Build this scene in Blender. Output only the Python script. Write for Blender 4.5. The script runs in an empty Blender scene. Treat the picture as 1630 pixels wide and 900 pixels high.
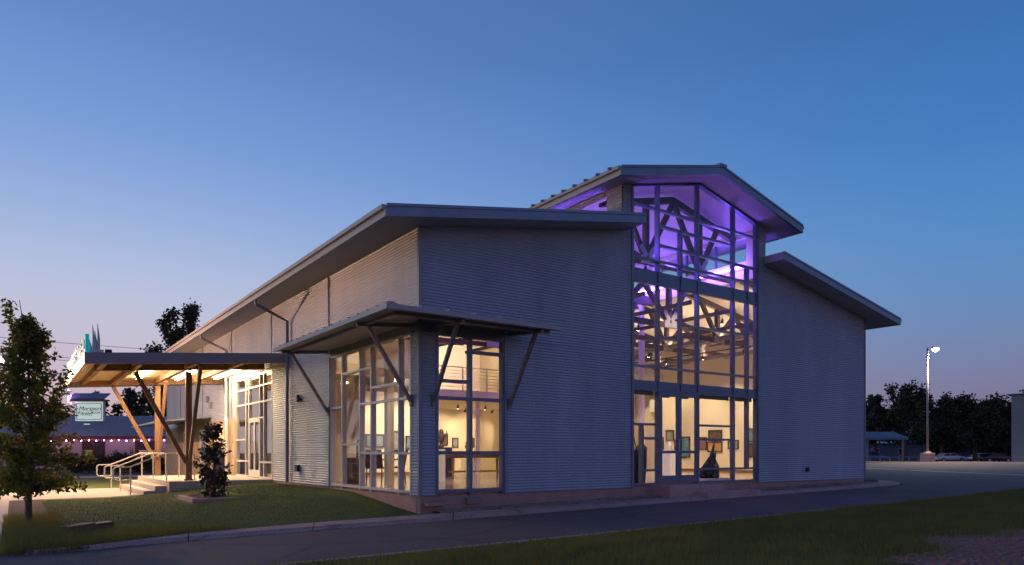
import bpy, bmesh, math, random
import numpy as np
from mathutils import Vector, Matrix
random.seed(4)
R = math.radians
C = bpy.context.scene.collection
SC = bpy.context.scene

# ------------------------------------------------------------------ camera
# world x runs along the end facade (to the right), y runs back along the long side wall, z = 0 is the bottom of the metal siding
cam = bpy.data.cameras.new('camera'); co = bpy.data.objects.new('camera', cam); C.objects.link(co)
co.location = (-7.134, -13.457, 0.95)
co.rotation_euler = (R(90), 0, -math.atan2(.5800, .8146))
cam.sensor_width = 36; cam.lens = 36 * 1113 / 1630; cam.shift_y = (721 - 450) / 1630
cam.clip_start = .1; cam.clip_end = 6000
SC.camera = co
SC.view_settings.view_transform = 'Standard'; SC.view_settings.look = 'None'
SC.view_settings.exposure = 0; SC.view_settings.gamma = 1
SC.render.engine = 'CYCLES'
SC.cycles.use_denoising = True; SC.cycles.use_adaptive_sampling = False
SC.cycles.max_bounces = 7; SC.cycles.transparent_max_bounces = 16; SC.cycles.sample_clamp_indirect = 6
SC.cycles.caustics_reflective = False; SC.cycles.caustics_refractive = False

def lin(r, g, b, k=1.0):
    f = lambda c: (c / 255 / 12.92 if c / 255 <= .04045 else ((c / 255 + .055) / 1.055) ** 2.4)
    return (f(r) * k, f(g) * k, f(b) * k, 1)

# ------------------------------------------------------------------ dusk sky
W = bpy.data.worlds.new("World"); SC.world = W; W.use_nodes = True
nt = W.node_tree; N = nt.nodes; L = nt.links; N.clear()
def nd(t, **k):
    n = N.new(t)
    for a, v in k.items(): setattr(n, a, v)
    return n
out = nd('ShaderNodeOutputWorld'); bg = nd('ShaderNodeBackground'); L.new(bg.outputs[0], out.inputs[0])
tc = nd('ShaderNodeTexCoord'); sx = nd('ShaderNodeSeparateXYZ'); L.new(tc.outputs['Generated'], sx.inputs[0])
dt = nd('ShaderNodeVectorMath', operation='DOT_PRODUCT'); L.new(tc.outputs['Generated'], dt.inputs[0]); dt.inputs[1].default_value = (-.75, .66, 0)
def ramp(stops):
    r = nd('ShaderNodeValToRGB'); e = r.color_ramp.elements
    r.color_ramp.interpolation = 'B_SPLINE'
    while len(e) < len(stops): e.new(.5)
    for i, (p, c) in enumerate(stops): e[i].position = p; e[i].color = c
    L.new(sx.outputs['Z'], r.inputs[0]); return r
rE = ramp([(0, lin(118, 104, 126)), (.045, lin(128, 114, 142)), (.092, lin(122, 126, 160)), (.152, lin(108, 136, 182)), (.203, lin(96, 140, 191)), (.28, lin(82, 138, 199)), (.371, lin(65, 122, 190)), (.483, lin(60, 110, 174)), (.75, lin(48, 82, 138)), (1, lin(48, 72, 122))])
rM = ramp([(0, lin(184, 150, 160)), (.05, lin(207, 176, 184)), (.10, lin(202, 185, 202)), (.152, lin(197, 193, 213)), (.203, lin(186, 196, 222)), (.28, lin(156, 179, 223)), (.371, lin(122, 158, 217)), (.483, lin(98, 138, 202)), (.75, lin(58, 90, 148)), (1, lin(48, 72, 122))])
rW = ramp([(0, lin(255, 190, 150, 4.2)), (.06, lin(255, 215, 200, 4)), (.12, lin(250, 222, 228, 3.6)), (.2, lin(222, 215, 240, 3.0)), (.3, lin(180, 195, 236, 2.2)), (.46, lin(110, 145, 205, 1.4)), (.75, lin(60, 90, 150)), (1, lin(48, 72, 122))])
def mapr(a, b):
    m = nd('ShaderNodeMapRange', interpolation_type='SMOOTHSTEP'); m.inputs[1].default_value = a; m.inputs[2].default_value = b
    L.new(dt.outputs['Value'], m.inputs[0]); return m
m1 = mapr(-.55, .62); m2 = mapr(.69, 1.0)
x1 = nd('ShaderNodeMix', data_type='RGBA'); x2 = nd('ShaderNodeMix', data_type='RGBA')
L.new(m1.outputs[0], x1.inputs[0]); L.new(rE.outputs[0], x1.inputs[6]); L.new(rM.outputs[0], x1.inputs[7])
L.new(m2.outputs[0], x2.inputs[0]); L.new(x1.outputs[2], x2.inputs[6]); L.new(rW.outputs[0], x2.inputs[7])
# pink belt of the anti-twilight arch, behind the camera
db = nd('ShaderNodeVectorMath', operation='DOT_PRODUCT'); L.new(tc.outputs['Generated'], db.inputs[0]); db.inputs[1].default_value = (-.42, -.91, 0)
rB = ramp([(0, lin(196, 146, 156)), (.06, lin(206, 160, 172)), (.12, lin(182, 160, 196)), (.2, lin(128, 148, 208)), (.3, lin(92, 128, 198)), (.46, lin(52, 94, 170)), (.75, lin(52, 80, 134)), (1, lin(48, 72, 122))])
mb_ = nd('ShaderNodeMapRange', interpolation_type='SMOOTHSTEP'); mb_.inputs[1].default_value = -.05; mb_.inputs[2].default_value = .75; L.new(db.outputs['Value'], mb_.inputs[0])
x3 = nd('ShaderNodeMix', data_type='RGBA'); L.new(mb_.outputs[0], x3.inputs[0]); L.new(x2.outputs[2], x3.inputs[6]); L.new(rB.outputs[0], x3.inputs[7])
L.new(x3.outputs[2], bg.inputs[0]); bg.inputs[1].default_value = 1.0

# ------------------------------------------------------------------ materials
def mat(name, col, rough=.6, metal=0, noise=0, nscale=3, bump=0, bscale=20, emit=None, estr=0, spec=.5, col2=None, stretch=None):
    m = bpy.data.materials.new(name); m.use_nodes = True
    t = m.node_tree; b = t.nodes['Principled BSDF']
    b.inputs['Base Color'].default_value = (*col[:3], 1); b.inputs['Roughness'].default_value = rough
    b.inputs['Metallic'].default_value = metal; b.inputs['Specular IOR Level'].default_value = spec
    tcn = t.nodes.new('ShaderNodeTexCoord'); vec = tcn.outputs['Object']
    if stretch:
        mp = t.nodes.new('ShaderNodeMapping'); mp.inputs['Scale'].default_value = stretch; t.links.new(vec, mp.inputs[0]); vec = mp.outputs[0]
    if noise or col2:
        n = t.nodes.new('ShaderNodeTexNoise'); n.inputs['Scale'].default_value = nscale; n.inputs['Detail'].default_value = 8; n.inputs['Roughness'].default_value = .65
        t.links.new(vec, n.inputs[0])
        cr = t.nodes.new('ShaderNodeValToRGB'); cr.color_ramp.elements[0].position = .3; cr.color_ramp.elements[1].position = .7
        c2 = col2 or tuple(c * (1 + noise) for c in col[:3])
        c1 = col if col2 else tuple(c * (1 - noise) for c in col[:3])
        cr.color_ramp.elements[0].color = (*c1[:3], 1); cr.color_ramp.elements[1].color = (*c2[:3], 1)
        t.links.new(n.outputs[0], cr.inputs[0]); t.links.new(cr.outputs[0], b.inputs['Base Color'])
    if bump:
        n2 = t.nodes.new('ShaderNodeTexNoise'); n2.inputs['Scale'].default_value = bscale; n2.inputs['Detail'].default_value = 6
        t.links.new(vec, n2.inputs[0])
        bp = t.nodes.new('ShaderNodeBump'); bp.inputs['Strength'].default_value = bump; bp.inputs['Distance'].default_value = .02
        t.links.new(n2.outputs[0], bp.inputs['Height']); t.links.new(bp.outputs[0], b.inputs['Normal'])
    if emit:
        b.inputs['Emission Color'].default_value = (*emit[:3], 1); b.inputs['Emission Strength'].default_value = estr
    return m
def glass_mat(name, tint=(1, 1, 1), f=1):
    m = bpy.data.materials.new(name); m.use_nodes = True; t = m.node_tree; t.nodes.clear()
    o = t.nodes.new('ShaderNodeOutputMaterial'); mx = t.nodes.new('ShaderNodeMixShader')
    tr = t.nodes.new('ShaderNodeBsdfTransparent'); tr.inputs[0].default_value = (*tint, 1)
    gl = t.nodes.new('ShaderNodeBsdfGlossy'); gl.inputs['Roughness'].default_value = .01
    fr = t.nodes.new('ShaderNodeLayerWeight'); fr.inputs[0].default_value = .5       # 'Facing' = 1 - |N.I|, the same from both sides
    pw = t.nodes.new('ShaderNodeMath'); pw.operation = 'POWER'; pw.inputs[1].default_value = 5
    mu = t.nodes.new('ShaderNodeMath'); mu.operation = 'MULTIPLY_ADD'; mu.inputs[1].default_value = .9 * f; mu.inputs[2].default_value = .035 * f
    t.links.new(fr.outputs['Facing'], pw.inputs[0]); t.links.new(pw.outputs[0], mu.inputs[0]); t.links.new(mu.outputs[0], mx.inputs[0])
    t.links.new(tr.outputs[0], mx.inputs[1]); t.links.new(gl.outputs[0], mx.inputs[2]); t.links.new(mx.outputs[0], o.inputs[0])
    return m
M = {}
M['galv'] = mat('galvalume siding', (.40, .43, .49), .45, .2, noise=.14, nscale=.8, stretch=(1, 1, .25))
M['trim'] = mat('galvalume trim', (.25, .26, .29), .45, .3, noise=.08)
M['roof'] = mat('standing seam roof', (.22, .25, .30), .4, .4, noise=.1)
M['soffit'] = mat('soffit panel', (.58, .51, .44), .6, 0, noise=.05, nscale=1.5)
M['fascia'] = mat('painted fascia', (.42, .39, .38), .5, .1, noise=.06)
M['cfascia'] = mat('canopy fascia grey', (.30, .27, .28), .5, .1, noise=.06)
M['alu'] = mat('anodised aluminium', (.16, .19, .25), .4, .3, noise=.05)
M['alul'] = mat('pale aluminium', (.62, .60, .57), .4, .2, noise=.05)
M['glass'] = glass_mat('window glass', (.97, .98, .975), .65)
M['glassd'] = glass_mat('entrance glass', (.86, .86, .87), 1.6)
M['found'] = mat('foundation concrete', (.44, .26, .21), .85, noise=.16, nscale=2.5, bump=.3)
M['conc'] = mat('kerb concrete', (.58, .37, .32), .85, noise=.16, nscale=1.6, bump=.25, bscale=30)
M['deck'] = mat('deck concrete', (.52, .46, .38), .8, noise=.08, nscale=2, bump=.2, bscale=40)
M['asph'] = mat('asphalt', (.15, .105, .095), .85, col2=(.20, .145, .135), nscale=.5, bump=.6, bscale=70)
def add_cracks(m, scale, dark):
    t = m.node_tree; b = t.nodes['Principled BSDF']; src = b.inputs['Base Color'].links[0].from_socket
    tcx = [n for n in t.nodes if n.type == 'TEX_COORD'][0]
    wn = t.nodes.new('ShaderNodeTexNoise'); wn.inputs['Scale'].default_value = 1.5; wn.inputs['Detail'].default_value = 5
    mx0 = t.nodes.new('ShaderNodeMix'); mx0.data_type = 'RGBA'; mx0.blend_type = 'ADD'; mx0.inputs[0].default_value = .35
    t.links.new(tcx.outputs['Object'], wn.inputs[0]); t.links.new(tcx.outputs['Object'], mx0.inputs[6]); t.links.new(wn.outputs['Color'], mx0.inputs[7])
    vo = t.nodes.new('ShaderNodeTexVoronoi'); vo.feature = 'DISTANCE_TO_EDGE'; vo.inputs['Scale'].default_value = scale; t.links.new(mx0.outputs[2], vo.inputs['Vector'])
    rp = t.nodes.new('ShaderNodeValToRGB'); rp.color_ramp.elements[0].position = .004; rp.color_ramp.elements[0].color = (*[dark] * 3, 1); rp.color_ramp.elements[1].position = .012
    t.links.new(vo.outputs['Distance'], rp.inputs[0])
    fn_ = t.nodes.new('ShaderNodeTexNoise'); fn_.inputs['Scale'].default_value = 55; fn_.inputs['Detail'].default_value = 2; t.links.new(tcx.outputs['Object'], fn_.inputs[0])
    r2 = t.nodes.new('ShaderNodeValToRGB'); r2.color_ramp.elements[0].position = .35; r2.color_ramp.elements[0].color = (.62, .62, .62, 1); r2.color_ramp.elements[1].position = .68; r2.color_ramp.elements[1].color = (1.25, 1.22, 1.2, 1)
    t.links.new(fn_.outputs[0], r2.inputs[0])
    a = t.nodes.new('ShaderNodeMix'); a.data_type = 'RGBA'; a.blend_type = 'MULTIPLY'; a.inputs[0].default_value = 1; t.links.new(src, a.inputs[6]); t.links.new(rp.outputs[0], a.inputs[7])
    c = t.nodes.new('ShaderNodeMix'); c.data_type = 'RGBA'; c.blend_type = 'MULTIPLY'; c.inputs[0].default_value = 1; t.links.new(a.outputs[2], c.inputs[6]); t.links.new(r2.outputs[0], c.inputs[7])
    t.links.new(c.outputs[2], b.inputs['Base Color'])
def translucent(m, k):
    t = m.node_tree; b = t.nodes['Principled BSDF']; o = [n for n in t.nodes if n.type == 'OUTPUT_MATERIAL'][0]
    tr = t.nodes.new('ShaderNodeBsdfTranslucent'); mx = t.nodes.new('ShaderNodeMixShader'); mx.inputs[0].default_value = k
    src = b.inputs['Base Color'].links[0].from_socket; g2 = t.nodes.new('ShaderNodeMix'); g2.data_type = 'RGBA'; g2.blend_type = 'MULTIPLY'; g2.inputs[0].default_value = 1; g2.inputs[7].default_value = (1.9, 2.0, 1.2, 1)
    t.links.new(src, g2.inputs[6]); t.links.new(g2.outputs[2], tr.inputs[0]); t.links.new(b.outputs[0], mx.inputs[1]); t.links.new(tr.outputs[0], mx.inputs[2]); t.links.new(mx.outputs[0], o.inputs[0])
add_cracks(M['asph'], .16, .78); add_cracks(M['conc'], .35, .75)
M['line'] = mat('road paint', (.8, .78, .74), .7, noise=.25, nscale=6)
M['earth'] = mat('bare ground', (.055, .05, .03), .95, col2=(.085, .07, .045), nscale=.6, bump=.5, bscale=12)
M['turf'] = mat('lawn turf', (.095, .14, .022), .95, col2=(.125, .175, .035), nscale=2.2, bump=.6, bscale=160)
M['mulch'] = mat('mulch', (.07, .045, .035), .95, noise=.4, nscale=14, bump=1, bscale=45)
M['stone'] = mat('gravel stone', (.30, .22, .17), .85, noise=.35, nscale=1.2)
M['wood'] = mat('glulam timber', (.30, .155, .07), .55, col2=(.21, .105, .048), nscale=2.5, stretch=(6, 6, 1))
M['bronze'] = mat('dark painted steel', (.16, .10, .06), .5, .1, noise=.1)
M['brace'] = mat('brown steel', (.26, .22, .21), .5, .2, noise=.1)
M['csof'] = mat('canopy soffit', (.62, .47, .28), .6, noise=.05)
M['cream'] = mat('interior plaster', (.76, .65, .48), .8, noise=.03, nscale=1)
M['mezzw'] = mat('pale plaster', (.72, .62, .58), .8, noise=.03, nscale=1)
M['ceil'] = mat('ceiling deck', (.60, .54, .50), .7, noise=.05)
M['floor'] = mat('polished concrete floor', (.50, .43, .33), .14, noise=.10, nscale=1.2)
M['truss'] = mat('timber truss', (.085, .045, .035), .6, noise=.2, nscale=3)
M['plate'] = mat('steel plate', (.42, .40, .42), .4, .4)
M['duct'] = mat('spiral duct', (.50, .48, .45), .35, .5, noise=.1)
M['black'] = mat('black paint', (.02, .018, .02), .5)
M['brown'] = mat('dark wood', (.10, .045, .025), .45, noise=.2)
M['base'] = mat('baseboard brown', (.17, .085, .05), .6)
M['conduit'] = mat('brown conduit', (.14, .06, .05), .5)
M['white'] = mat('white paint', (.75, .73, .70), .5)
M['rail'] = mat('handrail steel', (.66, .60, .50), .35, .3)
M['bark'] = mat('bark', (.10, .07, .045), .9, noise=.35, nscale=9, bump=.8, bscale=25)
M['leaf'] = mat('oak leaf', (.12, .115, .022), .6, col2=(.22, .175, .04), nscale=1.6)
M['leafm'] = mat('magnolia leaf', (.028, .03, .017), .35, col2=(.07, .045, .028), nscale=9)
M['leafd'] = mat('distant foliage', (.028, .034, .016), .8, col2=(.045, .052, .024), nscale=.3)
M['grass'] = mat('meadow grass', (.12, .12, .03), .8, col2=(.22, .18, .055), nscale=.9)
M['gravel'] = mat('pinkish gravel', (.32, .135, .10), .95, col2=(.42, .21, .165), nscale=18, bump=1, bscale=60)
M['brick'] = mat('painted brick', (.55, .40, .36), .85, noise=.1, nscale=5)
M['red'] = mat('red trim', (.22, .035, .03), .5)
M['nroof'] = mat('ribbed metal roof', (.50, .45, .46), .5, .1, noise=.12)
M['bluecap'] = mat('blue grey cap', (.14, .16, .24), .5)
M['limestone'] = mat('rubble limestone', (.36, .26, .17), .9, noise=.3, nscale=4, bump=.8, bscale=6)
M['led'] = mat('led tube', (.9, .8, .6), emit=(1, .78, .50), estr=125)
M['fill_led'] = mat('hidden fill glow', (.9, .8, .6), emit=(1, .74, .47), estr=50)  # glow of the added interior fill strips
M['purple'] = mat('violet uplight', (.4, .2, .8), emit=(.17, .085, 1.0), estr=95)
M['lampw'] = mat('lamp lens', (.9, .9, .9), emit=(1, .92, .80), estr=40)
M['lampo'] = mat('sodium lens', (.9, .6, .3), emit=(1, .55, .34), estr=11000)
M['trackl'] = mat('track lens', (1, .9, .7), emit=(1, .8, .5), estr=40)
M['turq'] = mat('turquoise letter', (.0, .09, .11), emit=(.0, .42, .52), estr=.5)
M['signw'] = mat('backlit sign face', (.75, .82, .75), emit=(.62, .86, .70), estr=.55)
M['signr'] = mat('sign red', (.50, .03, .03))
M['signg'] = mat('sign dark green', (.04, .07, .05))
M['bulbp'] = mat('purple bulb', (.6, .3, .9), emit=(.55, .28, 1), estr=45)
M['bulbw'] = mat('warm bulb', (.9, .7, .6), emit=(1, .5, .45), estr=60)
M['neonr'] = mat('violet neon', (.4, .2, .8), emit=(.3, .25, 1), estr=1.3)
M['wintint'] = mat('dark window pane', (.03, .022, .03), .08)
M['winlit'] = mat('lit window pane', (.2, .15, .05), emit=(.42, .40, .12), estr=.22)
M['blind'] = mat('cream blind', (.72, .58, .38), .7)
M['carw'] = mat('white car paint', (.66, .68, .72), .25, .1)
M['cars'] = mat('silver car paint', (.42, .45, .50), .25, .5)
M['card'] = mat('dark car paint', (.02, .02, .025), .25)
M['carb'] = mat('blue car paint', (.05, .12, .26), .25)
M['tyre'] = mat('tyre rubber', (.015, .015, .015), .8)
M['graywall'] = mat('grey stucco', (.20, .21, .24), .85, noise=.06, nscale=.7)
M['bluewall'] = mat('far wall', (.16, .18, .24), .85, noise=.1, nscale=.5)
M['post'] = mat('galvanised post', (.30, .29, .30), .5, .3)
M['wire'] = mat('cable', (.05, .05, .06), .7)
M['rust'] = mat('driftwood', (.30, .18, .10), .8, noise=.3, nscale=6)

translucent(M['leaf'], .5); translucent(M['grass'], .35)

# ------------------------------------------------------------------ mesh helpers
class MB:
    def __init__(s): s.v = []; s.f = []
    def add(s, vs, fs):
        o = len(s.v); s.v += [tuple(v) for v in vs]; s.f += [tuple(i + o for i in f) for f in fs]; return s
    def box(s, x0, x1, y0, y1, z0, z1):
        return s.add([(x0, y0, z0), (x1, y0, z0), (x1, y1, z0), (x0, y1, z0), (x0, y0, z1), (x1, y0, z1), (x1, y1, z1), (x0, y1, z1)],
                     [(0, 3, 2, 1), (4, 5, 6, 7), (0, 1, 5, 4), (1, 2, 6, 5), (2, 3, 7, 6), (3, 0, 4, 7)])
    def prism(s, poly, ext):                       # poly: planar 3d points, ext: vector
        n = len(poly); e = Vector(ext)
        vs = [Vector(p) for p in poly] + [Vector(p) + e for p in poly]
        return s.add(vs, [tuple(range(n))[::-1], tuple(range(n, 2 * n))] + [(i, (i + 1) % n, n + (i + 1) % n, n + i) for i in range(n)])
    def beam(s, p0, p1, w, h, up=(0, 0, 1)):
        p0 = Vector(p0); p1 = Vector(p1); d = (p1 - p0).normalized(); u = Vector(up)
        sd = d.cross(u)
        if sd.length < 1e-3: sd = d.cross(Vector((1, 0, 0)))
        sd.normalize(); u = sd.cross(d).normalized()
        q = []
        for p in (p0, p1):
            for a, b in ((-1, -1), (1, -1), (1, 1), (-1, 1)): q.append(p + sd * a * w / 2 + u * b * h / 2)
        return s.add(q, [(0, 1, 2, 3), (7, 6, 5, 4), (0, 4, 5, 1), (1, 5, 6, 2), (2, 6, 7, 3), (3, 7, 4, 0)])
    def tube(s, pts, r, n=6, cap=True):
        pts = [Vector(p) for p in pts]; rs = r if isinstance(r, (list, tuple)) else [r] * len(pts)
        rings = []; ref = None
        for i, p in enumerate(pts):
            d = ((pts[i + 1] if i < len(pts) - 1 else p) - (pts[i - 1] if i else p)).normalized()
            if ref is None: ref = d.orthogonal().normalized()
            ref = (ref - d * ref.dot(d)); ref = ref.normalized() if ref.length > 1e-4 else d.orthogonal().normalized()
            b = d.cross(ref)
            rings.append([p + (ref * math.cos(2 * math.pi * k / n) + b * math.sin(2 * math.pi * k / n)) * rs[i] for k in range(n)])
        vs = [q for r_ in rings for q in r_]
        fs = [(i * n + k, i * n + (k + 1) % n, (i + 1) * n + (k + 1) % n, (i + 1) * n + k) for i in range(len(pts) - 1) for k in range(n)]
        if cap: fs += [tuple(range(n))[::-1], tuple(range((len(pts) - 1) * n, len(pts) * n))]
        return s.add(vs, fs)
    def lathe(s, c, prof, n=12):                   # prof: (r, z)
        vs = []; fs = []
        for r, z in prof:
            for k in range(n): a = 2 * math.pi * k / n; vs.append((c[0] + r * math.cos(a), c[1] + r * math.sin(a), c[2] + z))
        for i in range(len(prof) - 1):
            for k in range(n): fs.append((i * n + k, i * n + (k + 1) % n, (i + 1) * n + (k + 1) % n, (i + 1) * n + k))
        fs += [tuple(range(n))[::-1], tuple(range((len(prof) - 1) * n, len(prof) * n))]
        return s.add(vs, fs)
    def build(s, name, m, parent=None, smooth=False, kind=None, label=None, bevel=0):
        me = bpy.data.meshes.new(name); off = wloc(parent)
        me.from_pydata([(v[0] - off[0], v[1] - off[1], v[2] - off[2]) for v in s.v], [], s.f)
        me.materials.append(M[m] if isinstance(m, str) else m)
        if smooth: me.polygons.foreach_set('use_smooth', [True] * len(me.polygons))
        o = bpy.data.objects.new(name, me); C.objects.link(o)
        if parent: o.parent = parent
        if kind: o['kind'] = kind
        if label: o['label'] = label
        if bevel:
            b = o.modifiers.new('bevel', 'BEVEL'); b.width = bevel; b.segments = 2
        return o
def wloc(p):
    v = Vector((0, 0, 0))
    while p: v = v + Vector(p.location); p = p.parent
    return v
def tag(o, label, cat, group=None):
    o['label'] = label; o['category'] = cat
    if group: o['group'] = group
    return o
def thing(name, label, cat, loc=(0, 0, 0), group=None):
    o = bpy.data.objects.new(name, None); C.objects.link(o); o.location = loc; o.empty_display_size = .3
    return tag(o, label, cat, group)
def solo(mb, name, m, label, cat, origin, group=None, **k):   # a thing that is a single mesh, its origin at its base
    a = bpy.data.objects.new('tmp', None); a.location = origin
    me = mb.build(name, m, None, **k); d = Vector(origin)
    me.data.transform(Matrix.Translation(-d)); me.location = d; bpy.data.objects.remove(a)
    return tag(me, label, cat, group)
def dup(root, loc, label, rotz=None, mats=None):
    r = root.copy(); C.objects.link(r); r.location = loc; r['label'] = label
    if rotz is not None: r.rotation_euler = (0, 0, rotz)
    for ch in root.children:
        c = ch.copy(); C.objects.link(c); c.parent = r
        if mats and ch.name.split('.')[0] in mats: c.data = c.data.copy(); c.data.materials[0] = M[mats[ch.name.split('.')[0]]]
        for g in ch.children: d = g.copy(); C.objects.link(d); d.parent = c
    return r
def fast_mesh(name, V, F, m, parent=None, kind=None, k=3):    # numpy verts and same-sized faces
    me = bpy.data.meshes.new(name); n = len(F)
    me.vertices.add(len(V)); me.vertices.foreach_set('co', np.asarray(V, dtype=np.float32).ravel())
    me.loops.add(n * k); me.loops.foreach_set('vertex_index', np.asarray(F, dtype=np.int32).ravel())
    me.polygons.add(n); me.polygons.foreach_set('loop_start', np.arange(0, n * k, k, dtype=np.int32))
    me.update(calc_edges=True); me.validate()
    me.materials.append(M[m])
    o = bpy.data.objects.new(name, me); C.objects.link(o)
    if parent: o.parent = parent
    if kind: o['kind'] = kind
    return o
A_, B_ = .8146, .5800
def cw(X, Y):          # metres right of / ahead of the camera spot -> ground x, y (only used to lay out far things)
    dX, dY = X + 1.994, Y - 15.1
    return (A_ * dX + B_ * dY, -B_ * dX + A_ * dY)
YAW = -math.atan2(.58, .8146)

# ------------------------------------------------------------------ ground
def ss(t): t = max(0., min(1., t)); return t * t * (3 - 2 * t)
def g(u, v):
    if u < 0: z = -.42 + .004 * max(u, -20)
    elif u < 55: z = -.42 + .0115 * u
    else: z = .2125 - .75 * ss((u - 57) / 40)
    return z
def sheet(name, us, vlo, vhi, nv, zf, m, off=0, kind='structure', parent=None):
    V = []; F = []
    for u in us:
        a, b = vlo(u), vhi(u)
        for j in range(nv + 1):
            v = a + (b - a) * j / nv; V.append((u, v, zf(u, v) + off))
    for i in range(len(us) - 1):
        for j in range(nv): k = i * (nv + 1) + j; F.append((k, k + nv + 1, k + nv + 2, k + 1))
    mb = MB(); mb.add(V, F); return mb.build(name, m, parent, kind=kind, smooth=True)
def rng(a, b, n): return [a + (b - a) * i / n for i in range(n + 1)]
gu = [-3000, -800, -300, -120, -60] + rng(-40, 120, 80) + [160, 260, 500, 1200, 3000]
sheet('ground', gu, lambda u: -2500, lambda u: 3000, 60, g, 'earth', -.05)
# asphalt drive and parking lot
def vfar(u):
    if u < -7.3: return -1.9
    if u < 0: return -1.76 + (u + 7.3) / 7.3 * .6
    if u < 20.2: return -1.1
    return 15.5 - .18 * (u - 47.7)
sheet('driveway', rng(-60, -8, 26) + rng(-7.3, 0, 8) + rng(.5, 20.2, 20), lambda u: -5.0 - .0 * u, vfar, 8, g, 'asph', .0)
sheet('parking_lot', rng(20.2, 72, 40), lambda u: -5.0 - .02 * (u - 20), vfar, 16, g, 'asph', .0)
# painted stripe (two laid in line) across the lot
for (a, b) in (((37.6, 12.2), (33.9, 5.95)), ((33.6, 5.4), (29.2, -2.9))):
    mb = MB(); d = Vector((b[0] - a[0], b[1] - a[1], 0)).normalized(); nrm = Vector((-d.y, d.x, 0)) * .13
    vs = []
    for t in rng(0, 1, 4):
        p = Vector((a[0] + (b[0] - a[0]) * t, a[1] + (b[1] - a[1]) * t, 0))
        for s_ in (-1, 1): q = p + nrm * s_; vs.append((q.x, q.y, g(q.x, q.y) + .008))
    mb.add(vs, [(2 * i, 2 * i + 1, 2 * i + 3, 2 * i + 2) for i in range(4)]); mb.build('painted_stripe', 'line', kind='structure')
# lawn
def lawn_z(u, v):
    t1 = ss((-u - .2) / 5.0); t2 = ss((4.5 - v) / 5.2)
    z = -.05 - .36 * (1 - (1 - t1) * (1 - t2 * .95)) 
    return max(z, g(u, v) + .01) if v > 1 else z
def lawn_lo(u):
    pts = [(-6.5, -1.9), (-6.15, -1.76), (-4.82, -1.10), (-2.55, -.63), (.64, -.36)]
    for (a, b), (c, d) in zip(pts, pts[1:]):
        if u <= c: return b + (d - b) * (u - a) / (c - a)
    return -.36
sheet('lawn', rng(-6.5, .02, 34), lawn_lo, lambda u: 11.2 if u < -3.9 else 10.52, 40, lawn_z, 'turf', .0)
sheet('far_lawn', rng(-9, 0, 8), lambda u: 17.35, lambda u: 32, 8, lambda u, v: g(u, v), 'turf', .015)
sheet('planting_bed', rng(-7.25, -6.5, 3), lambda u: -1.7, lambda u: 11.1, 14, g, 'mulch', .02)
sheet('entry_walk', rng(-9.2, -3.8, 6), lambda u: 11.2, lambda u: 17.3, 4, g, 'deck', .03)
sheet('sidewalk', rng(-9.2, -7.25, 2), lambda u: -1.6, lambda u: 11.2, 8, g, 'deck', .03)
sheet('far_path', rng(-14, 0, 4), lambda u: 30.5, lambda u: 34, 2, g, 'conc', .03)
# concrete apron in slabs along the drive
ap = bpy.data.objects.new('kerb_apron', None); C.objects.link(ap); ap['kind'] = 'structure'
far = [(-6.15, -1.78), (-4.82, -1.10), (-2.55, -.63), (.64, -.36), (3.78, -.40), (8.23, -.46), (12.0, -.50), (16.0, -.5), (18.4, -.42), (19.5, .0), (20.1, .9), (20.3, 2.5), (20.3, 9)]
near = [(-7.29, -1.82), (-4.89, -1.49), (-2.84, -1.36), (.14, -1.16), (4.0, -1.12), (7.5, -1.1), (12.0, -1.14), (16.0, -1.16), (19.0, -.95), (20.3, -.35), (20.9, .7), (21.1, 2.5), (21.1, 9)]
def P(poly, t):
    i = min(int(t), len(poly) - 2); f = t - i
    return (poly[i][0] + (poly[i + 1][0] - poly[i][0]) * f, poly[i][1] + (poly[i + 1][1] - poly[i][1]) * f)
T = 0
cuts = [0, 1, 2, 3, 3.7, 4.4, 5, 5.6, 6.2, 6.9, 7.6, 8.4, 9, 10, 11, 12]
for a, b in zip(cuts, cuts[1:]):
    mb = MB(); g_ = .004
    for k in range(3):
        t0 = a + g_ + (b - a - 2 * g_) * k / 3; t1 = a + g_ + (b - a - 2 * g_) * (k + 1) / 3
        f0, f1, n0, n1 = P(far, t0), P(far, t1), P(near, t0), P(near, t1)
        # upper flat kerb strip and the lower dished strip beside the asphalt
        def lerp(p, q, s): return (p[0] + (q[0] - p[0]) * s, p[1] + (q[1] - p[1]) * s)
        m0, m1 = lerp(n0, f0, .25), lerp(n1, f1, .25)
        for (p0, p1, q0, q1, zt0, zt1) in ((n0, n1, m0, m1, .015, .03), (m0, m1, f0, f1, .06, .075)):
            z = lambda p, o: g(*p) + o
            vs = [(p0[0], p0[1], z(p0, -.1)), (p1[0], p1[1], z(p1, -.1)), (q1[0], q1[1], z(q1, -.1)), (q0[0], q0[1], z(q0, -.1)),
                  (p0[0], p0[1], z(p0, zt0)), (p1[0], p1[1], z(p1, zt0)), (q1[0], q1[1], z(q1, zt1)), (q0[0], q0[1], z(q0, zt1))]
            mb.add(vs, [(0, 3, 2, 1), (4, 5, 6, 7), (0, 1, 5, 4), (1, 2, 6, 5), (2, 3, 7, 6), (3, 0, 4, 7)])
    mb.build('concrete_slab', 'conc', ap)
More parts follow.
